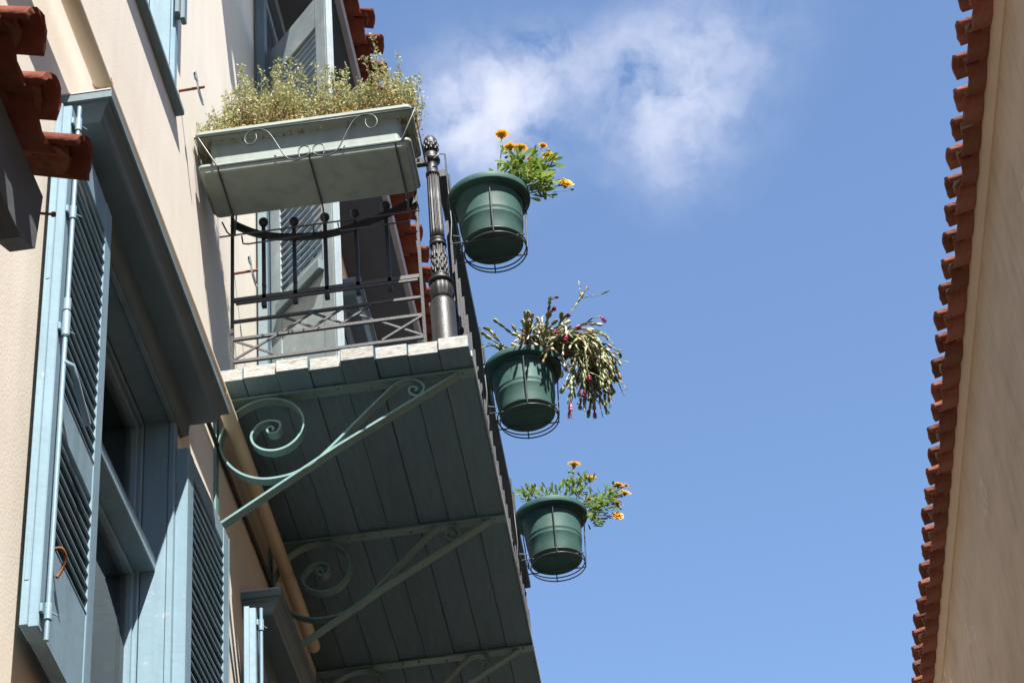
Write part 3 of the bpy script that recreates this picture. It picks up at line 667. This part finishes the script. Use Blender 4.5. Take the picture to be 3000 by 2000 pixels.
# posts
def post(y):
    c = (0.872, y, ZT)
    m = MB(); m.lathe([(0.050,0.0005),(0.050,0.012),(0.0475,0.016),(0.0475,0.235),(0.0445,0.243),(0.035,0.256)], c, 28); p = obj('post', m, 'iron', bal)
    m = MB(); m.lathe([(0.034,0.254),(0.0385,0.268),(0.044,0.29),(0.045,0.305),(0.042,0.325),(0.034,0.336)], c, 48, flute=(0.262,0.33,12,0.07)); obj('bulb', m, 'iron', p)
    m = MB(); m.lathe([(0.034,0.334),(0.047,0.339),(0.0475,0.345),(0.045,0.350),(0.033,0.356),(0.031,0.372),(0.034,0.376)], c, 28); obj('flange', m, 'iron', p)
    m = MB(); m.lathe([(0.0315,0.372),(0.0325,0.40),(0.0315,0.46),(0.030,0.52)], c, 60, flute=(0.0,1,10,0.16)); 
    for k in range(10):
        a = 2*math.pi*k/10
        for j in range(6):
            zz = 0.375 + j*0.018; rr = 0.0305 + 0.0015*math.sin(j*1.3); aa = a + (0.14 if j % 2 else -0.14)
            bx_ = Vector((c[0]+rr*math.cos(aa), c[1]+rr*math.sin(aa), c[2]+zz)); m.tube([bx_, bx_+Vector((0.0002*math.cos(aa),0.0002*math.sin(aa),0.020))], 0.0042, 6, r2=0.0028)
    obj('leaf_collar', m, 'iron', p)
    m = MB(); m.lathe([(0.029,0.52),(0.0335,0.523),(0.0335,0.532),(0.030,0.536),(0.030,0.542),(0.0325,0.545),(0.0325,0.551),(0.028,0.554)], c, 28); obj('ring', m, 'iron', p)
    m = MB(); m.lathe([(0.0295,0.552),(0.0285,0.6),(0.0262,0.75),(0.0245,0.888)], c, 80, flute=(0.0,1.2,14,0.17)); obj('shaft', m, 'iron', p)
    m = MB(); m.lathe([(0.0225,0.886),(0.0275,0.89),(0.0275,0.90),(0.023,0.905),(0.0225,0.95),(0.025,0.957),(0.034,0.965),(0.0345,0.975),(0.031,0.981),(0.029,0.985),(0.0305,0.992),(0.027,1.003),(0.020,1.012)], c, 28); obj('capital', m, 'iron', p)
    m = MB(); pr = [(0.019,1.010),(0.025,1.022),(0.0295,1.04),(0.030,1.055),(0.027,1.075),(0.020,1.092),(0.008,1.102),(0.001,1.104)]
    m.lathe(pr, c, 24)
    for j in range(5):
        zz = 1.025 + j*0.014; rr = (0.0275,0.030,0.0295,0.026,0.021)[j]
        for k in range(9):
            a = 2*math.pi*(k+0.5*(j%2))/9; b0 = Vector((c[0]+rr*0.96*math.cos(a), c[1]+rr*0.96*math.sin(a), c[2]+zz-0.006)); m.tube([b0, b0+Vector((0.0006*math.cos(a),0.0006*math.sin(a),0.013))], 0.0055, 6, r2=0.003)
    obj('finial', m, 'iron', p)
post(6.25); post(9.46)

# ------------------------------------------------------------------ window box planter on the railing
PX0, PX1, PY0, PY1, PZ = 0.008, 0.845, 5.86, 6.15, 7.372
pl = thing('planter', (0.43, 6.0, 7.2), 'long grey-green plastic planter in a wire basket on the railing', 'planter')
m = MB()
def ring(x0, x1, y0, y1, z, r=0.02, n=4):
    out_ = []
    for (cx, cy, a0) in ((x1-r,y1-r,0),(x0+r,y1-r,90),(x0+r,y0+r,180),(x1-r,y0+r,270)):
        for k in range(n+1): a = R(a0+90*k/n); out_.append((cx+r*math.cos(a), cy+r*math.sin(a), z))
    return out_
def loft(m, rings, mi=0, cap0=True, cap1=False):
    n = len(rings[0]); V = [p for r_ in rings for p in r_]; F = []
    for i in range(len(rings)-1):
        for k in range(n): k2 = (k+1)%n; F.append((i*n+k, i*n+k2, (i+1)*n+k2, (i+1)*n+k))
    if cap0: F.append(tuple(range(n))[::-1])
    if cap1: F.append(tuple((len(rings)-1)*n+k for k in range(n)))
    m.add(V, F, mi, False)
body = [ring(0.066,0.788,PY0+0.056,PY1-0.03,7.20), ring(0.056,0.798,PY0+0.050,PY1-0.02,7.350), ring(PX0+0.006,PX1-0.006,PY0+0.004,PY1,7.356), ring(PX0,PX1,PY0,PY1,7.359), ring(PX0,PX1,PY0,PY1,PZ), ring(PX0+0.008,PX1-0.008,PY0+0.008,PY1-0.008,PZ+0.002), ring(0.066,0.788,PY0+0.062,PY1-0.03,7.34)]
loft(m, body); obj('box', m, 'planter', pl)
m = MB(); loft(m, [ring(0.068,0.786,PY0+0.064,PY1-0.032,7.30), ring(0.068,0.786,PY0+0.064,PY1-0.032,7.345)], 0, False, True); obj('soil', m, 'soil', pl)
m = MB(); tray = [ring(0.040,0.812,5.890,6.135,7.174,0.018), ring(0.034,0.818,5.882,6.142,7.178,0.018), ring(0.026,0.828,5.876,6.150,7.197,0.02), ring(0.020,0.834,5.870,6.152,7.199,0.02), ring(0.020,0.834,5.870,6.152,7.209,0.02), ring(0.034,0.820,5.884,6.14,7.209,0.018), ring(0.04,0.814,5.89,6.135,7.186,0.016)]
loft(m, tray, 0, True, True); obj('drip_tray', m, 'planter', pl)
wb = thing('wire_basket', (0.43, 6.0, 7.15), 'dark wire basket with scrolls holding the long planter', 'planter basket')
wr = 0.0034
for x in (0.10, 0.448, 0.776):
    m = MB(); m.tube([(x, 5.866, 7.184), (x, 5.872, 7.172), (x, 5.885, 7.168), (x, 6.155, 7.168), (x, 6.165, 7.14), (x, 6.17, 7.10)], wr, 6); obj('strap', m, 'wire', wb)
m = MB(); m.tube([(0.026,5.852,7.335),(0.030,5.85,7.325),(0.098,5.862,7.186),(0.12,5.862,7.184),(0.78,5.862,7.184),(0.80,5.862,7.188),(0.858,5.85,7.325),(0.862,5.855,7.335)], wr, 6); obj('front_wire', m, 'wire', wb)
m = MB(); m.tube([(0.014,6.17,7.338),(0.010,5.855,7.338),(0.856,5.852,7.336),(0.856,6.17,7.338)], wr, 6); obj('rim_wire', m, 'wire', wb)
m = MB(); m.tube([(0.04,6.165,7.10),(0.82,6.165,7.10)], wr, 6); m.tube([(0.06,6.12,7.135),(0.07,6.165,7.12),(0.09,6.175,7.10)], wr, 6)
m.tube([(0.125,6.175,7.10),(0.13,6.175,7.06),(0.15,6.175,7.055),(0.40,6.175,7.06),(0.405,6.175,7.075),(0.405,6.175,7.10)], wr, 6)
m.tube([(0.50,6.175,7.10),(0.505,6.175,7.06),(0.78,6.175,7.06),(0.785,6.175,7.10)], wr, 6); obj('hanger_wire', m, 'wire', wb)
for x in (0.10, 0.776):
    m = MB(); m.tube([(x,6.165,7.10),(x,6.19,7.2),(x,6.20,7.40),(x,6.22,7.42),(x,6.24,7.40)], wr, 6)
    obj('hook', m, 'wire', wb)
WR = [(0.672,7.307),(0.67,7.283),(0.684,7.258),(0.702,7.26),(0.714,7.279),(0.712,7.303),(0.698,7.323),(0.674,7.331),(0.653,7.329),(0.629,7.313),(0.61,7.282),(0.587,7.229),(0.565,7.180),(0.546,7.156),(0.522,7.146),(0.499,7.150),(0.475,7.163),(0.468,7.18),(0.47,7.202),(0.488,7.213),(0.506,7.203),(0.51,7.181),(0.506,7.157)]
for pts in (WR, [(0.448*2 + 0.026 - x, z) for (x, z) in WR]):
    m = MB(); m.tube([(x, 5.845, z) for (x, z) in smooth_curve(pts, 4)], 0.0028, 6); obj('scroll', m, 'wire', wb)

# herb growing in the planter
hb = thing('herb_shrub', (0.43, 6.0, 7.34), 'bushy grey-green herb with dry golden lower stems filling the planter', 'plant')
env = [(0.0,.15),(0.05,.20),(0.1,.25),(0.15,.33),(0.18,.40),(0.22,.36),(0.3,.44),(0.36,.36),(0.42,.33),(0.48,.41),(0.55,.39),(0.62,.38),(0.68,.28),(0.73,.40),(0.78,.34),(0.83,.28),(0.88,.22)]
def envh(x):
    for (a, ha), (b, hb_) in zip(env, env[1:]):
        if a <= x <= b: return ha + (hb_-ha)*(x-a)/(b-a)
    return 0.15
fol = MB(); tw = MB()
def leaflet(mb_, p, d, L, w, mi):
    d = d.normalized(); s_ = d.cross(Vector((rnd.uniform(-1,1), rnd.uniform(-1,1), rnd.uniform(-1,1))))
    if s_.length < 1e-3: return
    s_.normalize(); q = p + d*L*0.55
    mb_.add([p, q + s_*w, p + d*L, q - s_*w], [(0,1,2,3)], mi)
for i in range(520):
    x = rnd.uniform(0.03, 0.83); y = rnd.uniform(5.90, 6.12)
    if i % 14 == 0: x = rnd.uniform(0.74, 0.83)
    if i % 11 == 0: x = rnd.uniform(0.02, 0.2)
    h = envh(x) * (rnd.uniform(0.88, 1.03) if rnd.random() < 0.16 else rnd.uniform(0.45, 0.86)); lean = Vector((rnd.gauss(0,0.12) + (0.16 if x > 0.79 else 0) - (0.1 if x < 0.08 else 0), rnd.gauss(-0.03,0.14), 1)).normalized()
    p0 = Vector((x, y, 7.34)); pts = []
    for k in range(6):
        t = k/5; pts.append(p0 + lean*h*t + Vector((math.sin(t*4+i)*0.012, math.cos(t*3.3+i)*0.012, 0)))
    tw.tube(pts, 0.0019, 4, 0, True, False, 0.0008)
    dry = rnd.uniform(0.30, 0.60); n = int(30 + h*190)
    for k in range(n):
        t = rnd.random()**0.8; j = min(4, int(t*5)); f = t*5-j; p = pts[j].lerp(pts[j+1], f)
        d = Vector((rnd.gauss(0,1), rnd.gauss(0,1), rnd.uniform(0.0,1.5))); 
        off = Vector((rnd.gauss(0,0.010), rnd.gauss(0,0.010), rnd.gauss(0,0.006))) * (1.1 - 0.6*t)
        u = t + rnd.gauss(0, 0.14)
        mi = 2 if u < dry else (0 if rnd.random() < 0.55 else 1)
        if mi == 2 and rnd.random() < 0.22: mi = 1
        leaflet(fol, p+off, d, rnd.uniform(0.009, 0.018), rnd.uniform(0.0022, 0.0042), mi)
o = obj('foliage', fol, ['h1', 'h2', 'h3'], hb, fix=False); o['kind'] = 'stuff'
o = obj('twigs', tw, 'h4', hb, fix=False); o['kind'] = 'stuff'

# ------------------------------------------------------------------ hanging pots
POTS = [(1.085, 6.27, 1.0), (1.095, 7.39, 1.04), (1.105, 8.57, 1.07)]
POT_LABEL = ['green plastic pot of orange marigolds hung beside the fluted iron post', 'green plastic pot with trailing cactus, middle of the three hanging pots', 'green plastic pot of small orange marigolds, farthest of three along the railing']
RING_LABEL = ['black wire ring holder of the hanging pot nearest the fluted post', 'black wire ring holder under the pot of trailing cactus', 'black wire ring holder of the farthest hanging marigold pot']
ZP = 6.958
for i, (px, py, s_) in enumerate(POTS):
    base = Vector((px, py, ZP)); t = thing('flower_pot', base, POT_LABEL[i], 'pot', 'pots hung along the balcony railing')
    c = (px, py, ZP)
    prof = [(0.108,0.0),(0.1135,0.004),(0.1155,0.03),(0.1205,0.082),(0.1222,0.085),(0.1224,0.088),(0.1215,0.091),(0.1225,0.103),(0.1242,0.106),(0.1244,0.109),(0.1234,0.112),(0.133,0.212)]  # the two small ridges stand in for shadow lines round the pot
    m = MB(); m.lathe([(0.001,0.006),(0.094*s_,0.006),(0.098*s_,0.0015)] + [(a*s_, b*s_) for a, b in prof], c, 48, hard=35)
    obj('pot_body', m, 'pot', t)
    m = MB(); m.lathe([(a*s_, b*s_) for a, b in [(0.131,0.2125),(0.148,0.2145),(0.158,0.2160),(0.1615,0.218),(0.1630,0.223),(0.1630,0.238),(0.1615,0.243),(0.153,0.245),(0.138,0.241),(0.134,0.225)]], c, 56, hard=30); obj('rim', m, 'pot', t)
    m = MB(); m.lathe([(0.133*s_,0.214*s_),(0.12*s_,0.220*s_),(0.05*s_,0.223*s_)], c, 24); obj('soil', m, 'soil', t)
    t.rotation_euler = [(0.015,-0.02,0.3), (-0.012,0.03,1.7), (0.02,0.012,3.9)][i]
    h = thing('pot_holder', (px, py, ZP-0.06), RING_LABEL[i], 'pot holder', 'wire holders on the railing')
    def hoop(r, z, cx=0, cy=0, n=40): return [(px+cx+r*math.cos(2*math.pi*k/n), py+cy+r*math.sin(2*math.pi*k/n), ZP+z) for k in range(n)]
    for nm, r, z, cx in (('upper_hoop', 0.1365*s_, 0.204*s_, 0), ('lower_hoop', 0.124*s_, -0.006, 0.0), ('bottom_hoop', 0.120*s_, -0.028, 0.005)):
        m = MB(); m.tube(hoop(r, z, cx), 0.0030, 6, closed=True); obj(nm, m, 'wire', h)
    for k in range(4):
        a = R(25 + 90*k) - R(20)
        m = MB(); ca, sa = math.cos(a), math.sin(a)
        m.tube([(px+0.140*s_*ca, py+0.140*s_*sa, ZP+0.204*s_), (px+0.133*s_*ca, py+0.133*s_*sa, ZP+0.10*s_), (px+0.128*s_*ca, py+0.128*s_*sa, ZP-0.004), (px+0.125*s_*ca, py+0.125*s_*sa, ZP-0.027)], 0.0028, 6)
        obj('rib', m, 'wire', h)
    m = MB()
    for yy in (-0.06, 0.06): m.tube([(px-0.15*s_, py+yy*s_, ZP-0.0085), (px+0.112*s_, py+yy*s_, ZP-0.0085), (px+0.125*s_, py+yy*s_, ZP-0.0085)], 0.0028, 6)
    obj('cross_wire', m, 'wire', h)
    m = MB()
    for yy in (-0.06, 0.06):
        m.tube([(SX+0.02, py+yy, ZP-0.01), (SX+0.03, py+yy, ZP+0.1), (SX+0.025, py+yy, 7.415), (SX, py+yy, 7.42), (SX-0.02, py+yy, 7.40)], 0.0032, 6)
        m.tube([(SX+0.03, py+yy, ZP+0.03), (px-0.12*s_, py+yy*0.8, ZP+0.03)], 0.0028, 6)
        m.tube([(SX+0.026, py+yy, ZP+0.202*s_), (px-0.115*s_, py+yy*1.1, ZP+0.204*s_)], 0.0028, 6)
    m.tube([(SX+0.03, py-0.06, ZP+0.08), (SX+0.03, py+0.06, ZP+0.08)], 0.0028, 6)
    obj('hanger', m, 'wire', h)

# marigolds
def leaf_blade(mb_, p, d, up, L, w, mi):
    d = d.normalized(); s_ = d.cross(up)
    if s_.length < 1e-3: s_ = d.cross(Vector((1,0,0)))
    s_.normalize(); n_ = s_.cross(d)
    pts = [(0,0.15),(0.35,0.7),(0.7,1.0),(0.9,0.65)]
    V = [p]; 
    bend = rnd.uniform(-0.25, 0.1)
    for (t, k) in pts:
        c = p + d*L*t + n_*(bend*L*t*t)
        V += [c + s_*w*k + n_*w*0.25*k, c, c - s_*w*k + n_*w*0.25*k]
    V.append(p + d*L + n_*bend*L)
    F = [(0,1,2),(0,2,3)]
    for r_ in range(3):
        a = 1+3*r_; F += [(a,a+3,a+4,a+1),(a+1,a+4,a+5,a+2)]
    a = 10; F += [(a,13,a+1),(a+1,13,a+2)]
    mb_.add(V, F, mi, True)
def flower_mesh(r, n=18):
    m = MB()
    for ring_, (rr, tilt, w) in enumerate(((1.0, 0.18, 0.15), (0.82, 0.42, 0.14), (0.55, 0.8, 0.12))):
        for k in range(n - 3*ring_):
            a = 2*math.pi*(k + 0.5*ring_)/(n-3*ring_) + rnd.uniform(-0.08,0.08); t = tilt + rnd.uniform(-0.12,0.12); L = r*rr*rnd.uniform(0.9,1.05)
            d = Vector((math.cos(a)*math.cos(t), math.sin(a)*math.cos(t), math.sin(t))); s_ = Vector((-math.sin(a), math.cos(a), 0)); p = d*r*0.12
            m.add([p - s_*r*0.05, d*L*0.6 - s_*r*w, d*L - s_*r*w*0.6, d*L*1.03, d*L + s_*r*w*0.6, d*L*0.6 + s_*r*w, p + s_*r*0.05], [(0,1,2,3,4,5,6)], 0)
    pm_ = m.mesh('petals', 'petal', fix=False)
    m = MB(); m.lathe([(0.001*r,-0.02*r),(0.28*r,0.05*r),(0.30*r,0.16*r),(0.2*r,0.26*r),(0.01*r,0.28*r)], (0,0,0), 12); cm_ = m.mesh('centre', 'petal_c')
    m = MB(); m.lathe([(0.06*r,-0.55*r),(0.22*r,-0.34*r),(0.3*r,-0.1*r),(0.25*r,0.02*r)], (0,0,0), 10); sm_ = m.mesh('calyx', 'stem')
    return pm_, cm_, sm_
FM = [flower_mesh(0.031), flower_mesh(0.031)]
def marigold(name, base, label, flowers, blobs, nleaf, leafL):
    t = thing(name, base, label, 'flower', 'marigolds in the hanging pots'); lf = MB(); st = MB()
    b = Vector(base)
    for i, (x, y, z, s_, tip) in enumerate(flowers):
        p = Vector((x, y, z)); m_ = b + Vector(((x-b.x)*0.55, (y-b.y)*0.6, (z-b.z)*0.35 + 0.01)); pts = []
        for k in range(9):
            q = k/8; pts.append(b*(1-q)**2 + m_*2*q*(1-q) + p*q*q)
        st.tube(pts, 0.0026, 6, 0, True, False, 0.0018)
        for k in range(3, 8):
            for _ in range(2):
                d = Vector((rnd.gauss(0,1), rnd.gauss(0,1), rnd.uniform(0.1,1.0))); leaf_blade(lf, pts[k], d, Vector((0,0,1)), leafL*rnd.uniform(0.4,0.8), leafL*0.14, rnd.randint(0,1))
        d = Vector(tip).normalized()
        f = bpy.data.objects.new('flower_head', FM[i % 2][0]); COL.objects.link(f); f.parent = t; f.location = p - b; f.rotation_euler = d.to_track_quat('Z', 'Y').to_euler(); f.scale = (s_, s_, s_)
        inst('centre', FM[i % 2][1], f, (0,0,0)); inst('calyx', FM[i % 2][2], f, (0,0,0))
    for (cx, cy, cz, rx, ry, rz, wgt) in blobs:
        for k in range(int(nleaf*wgt)):
            a = Vector((rnd.gauss(0,1), rnd.gauss(0,1), rnd.gauss(0,1))).normalized() * rnd.random()**0.5
            p = Vector((cx + a.x*rx, cy + a.y*ry, cz + a.z*rz)); d = (p - b).normalized() + Vector((rnd.gauss(0,0.7), rnd.gauss(0,0.7), rnd.gauss(0.2,0.6)))
            leaf_blade(lf, p, d, Vector((rnd.gauss(0,0.4),rnd.gauss(0,0.4),1)), leafL*rnd.uniform(0.6,1.2), leafL*rnd.uniform(0.10,0.17), 0 if rnd.random() < 0.55 else 1)
        st.tube([b, b.lerp(Vector((cx,cy,cz)),0.5)+Vector((0,0,0.015)), Vector((cx,cy,cz))], 0.004, 6, 0, True, False, 0.002)
    for _ in range(7):
        f = rnd.choice(flowers); p = Vector((f[0]+rnd.gauss(0,0.03), f[1]+rnd.gauss(0,0.03), f[2]-rnd.uniform(0.03,0.08)))
        st.lathe([(0.001,-0.006),(0.006,-0.002),(0.007,0.003),(0.003,0.008)], p, 8)
        st.tube([p, p.lerp(b, 0.25)], 0.0015, 5)
    o = obj('leaves', lf, ['g_leaf', 'g_leaf2'], t, fix=False); o['kind'] = 'stuff'
    obj('stems', st, 'stem', t, fix=False)
marigold('marigold_plant', (1.11, 6.26, 7.175), 'leafy marigold with large orange flowers leaning out of the nearest hanging pot',
    [(1.158,6.27,7.532,0.98,(0.05,-0.05,1)),(1.187,6.27,7.459,0.95,(-0.1,-0.1,1)),(1.227,6.27,7.446,0.95,(0.1,-0.05,1)),(1.316,6.27,7.444,0.62,(0.2,-0.1,1)),(1.337,6.27,7.376,1.15,(0.25,-0.15,1)),(1.387,6.27,7.228,1.12,(0.35,-0.9,0.45)),(1.257,6.29,7.40,0.5,(0.4,0.2,0.9))],
    [(1.20,6.24,7.31,0.075,0.07,0.07,0.9),(1.275,6.25,7.29,0.085,0.08,0.07,1.2),(1.28,6.24,7.21,0.06,0.06,0.05,0.8),(1.15,6.27,7.25,0.06,0.08,0.05,0.5)], 86, 0.050)
marigold('marigold_plant', (1.13, 8.56, 7.195), 'sparse marigold with many small orange flowers in the farthest hanging pot',
    [(1.237,8.57,7.488,1.15,(0.1,-0.3,1)),(1.305,8.57,7.395,1.12,(0.1,-0.4,1)),(1.436,8.57,7.339,0.95,(0.3,-0.3,1)),(1.464,8.57,7.29,1.0,(0.4,-0.6,0.6)),(1.289,8.57,7.282,0.9,(0.0,-0.5,0.8)),(1.421,8.57,7.238,1.0,(0.5,-0.5,0.6)),(1.413,8.57,7.166,1.05,(0.3,-0.9,0.4)),(1.474,8.57,7.331,0.45,(0.6,0,0.8))],
    [(1.33,8.55,7.23,0.08,0.07,0.05,1.0),(1.21,8.55,7.32,0.07,0.07,0.04,0.5),(1.30,8.54,7.16,0.04,0.05,0.05,0.5),(1.02,8.54,7.33,0.08,0.05,0.04,0.7),(1.12,8.55,7.29,0.09,0.08,0.05,0.6),(1.39,8.56,7.28,0.05,0.05,0.05,0.5),(1.25,8.55,7.36,0.07,0.06,0.05,0.5)], 100, 0.042)

# trailing cactus in the middle pot
cb = Vector((1.11, 7.38, 7.205)); ct = thing('trailing_cactus', cb, 'trailing segmented cactus with crimson buds spilling from the middle hanging pot', 'plant')
cm_ = MB()
def segment(p, d, L, w, mi):
    d = d.normalized(); s_ = d.cross(Vector((rnd.gauss(0,0.5), rnd.gauss(0,0.5), 1)))
    if s_.length < 1e-3: s_ = Vector((1,0,0))
    s_.normalize(); n_ = s_.cross(d); V = []; F = []
    for (t, k) in ((0.0,0.3),(0.25,0.8),(0.65,1.0),(0.92,0.75),(1.0,0.35)):
        c = p + d*L*t; V += [c + s_*w*k, c + n_*w*0.32*k, c - s_*w*k, c - n_*w*0.32*k]
    for i in range(4):
        for k in range(4): F.append((i*4+k, i*4+(k+1)%4, i*4+4+(k+1)%4, i*4+4+k))
    F.append((0,3,2,1)); F.append((16,17,18,19)); cm_.add(V, F, mi, True)
def chain(p, d, n, droop, pale):
    tips = []
    p = Vector(p); d = Vector(d).normalized()
    for k in range(n):
        L = rnd.uniform(0.024, 0.042); u = rnd.random()
        mi = 2 if u < pale else (0 if u < pale + (1-pale)*0.42 else (1 if u < pale + (1-pale)*0.88 else 3))
        segment(p, d, L, rnd.uniform(0.0060, 0.0100), mi); p = p + d*L*0.96
        if rnd.random() < 0.28 and k > 0 and n - k > 2:
            tips += chain(p, d + Vector((rnd.gauss(0,0.5), rnd.gauss(0,0.5), rnd.gauss(0,0.4))), (n-k)//2+1, droop, pale)
        d = (d + Vector((rnd.gauss(0,0.18), rnd.gauss(0,0.18), rnd.gauss(0,0.12) - droop))).normalized()
    tips.append((p, d)); return tips
tips = []
for k in range(44): tips += chain(cb + Vector((rnd.uniform(-0.02,0.13), rnd.uniform(-0.09,0.08), 0.02)), (rnd.uniform(-0.05,0.75), rnd.gauss(-0.15,0.35), rnd.uniform(0.8,1.3)), rnd.randint(7,10), 0.27, 0.26)
for k in range(44): tips += chain(cb + Vector((rnd.uniform(0.10,0.16), rnd.uniform(-0.10,0.06), 0.05)), (rnd.uniform(0.6,1.1), rnd.gauss(-0.2,0.3), rnd.uniform(0.2,0.9)), rnd.randint(10,16), 0.36, 0.20)
for k in range(10): tips += chain(cb + Vector((rnd.uniform(-0.06,0.12), rnd.uniform(-0.1,0.08), 0.03)), (rnd.uniform(-0.1,0.7), rnd.gauss(0,0.3), 1.0), rnd.randint(4,6), 0.12, 0.3)
for k in range(5): tips += chain(cb + Vector((-0.07, rnd.uniform(-0.08,0.0), 0.03)), (rnd.uniform(-0.6,-0.1), rnd.gauss(-0.2,0.2), 0.7), rnd.randint(3,5), 0.2, 0.1)
q0 = Vector((1.19, 7.37, 7.24)); q1 = Vector((1.38, 7.38, 7.545))
for k in range(10): segment(q0.lerp(q1, k/10) + Vector((0, 0, 0.012*math.sin(math.pi*k/10))), q1 - q0 + Vector((rnd.gauss(0,0.02), 0, rnd.gauss(0,0.02))), 0.040, 0.007, rnd.choice((0, 1, 1)))
chain((1.38,7.38,7.545), (0.05,0,1), 3, 0.0, 0.0); chain((1.38,7.38,7.545), (0.5,0,0.9), 3, 0.02, 0.0); tips += chain((1.385,7.38,7.545), (1,0,0.2), 4, 0.12, 0.0)
o = obj('segments', cm_, ['c1', 'c2', 'c3', 'c4'], ct, fix=False); o['kind'] = 'stuff'
fm = MB()
for k in range(7):
    a = 2*math.pi*k/7; d = Vector((math.cos(a)*0.28, math.sin(a)*0.28, 1)).normalized(); s_ = Vector((-math.sin(a), math.cos(a), 0))
    for z0, sc_ in ((0.0,1.0),(0.012,0.9)):
        o0 = Vector((0,0,z0)); fm.add([o0, o0+d*0.012*sc_+s_*0.0035, o0+d*0.026*sc_+Vector((math.cos(a),math.sin(a),0))*0.004, o0+d*0.012*sc_-s_*0.0035], [(0,1,2,3)])
fm.lathe([(0.002,0),(0.0045,0.008),(0.0038,0.022),(0.001,0.034)], (0,0,0), 8)
bud_me = fm.mesh('bud', 'magenta', fix=False)
for (x, z) in ((1.461,7.411),(1.358,7.337),(1.111,7.354),(1.311,7.345),(1.248,7.332),(1.274,7.309),(1.31,7.264),(1.326,7.158),(1.392,6.95),(1.373,6.902),(1.254,6.892),(1.307,6.85),(1.349,6.849),(1.024,7.342)):
    (p, d) = min(tips, key=lambda q: (q[0].x-x)**2 + (q[0].z-z)**2 + 0.15*max(0, q[0].y-7.36)**2); tips.remove((p, d)); d = d + Vector((rnd.gauss(0,0.2), rnd.gauss(0,0.2), -0.6))
    b_ = inst('crimson_bud', bud_me, ct, p - cb, d.to_track_quat('Z','Y').to_euler(), (1.15,1.15,1.2))
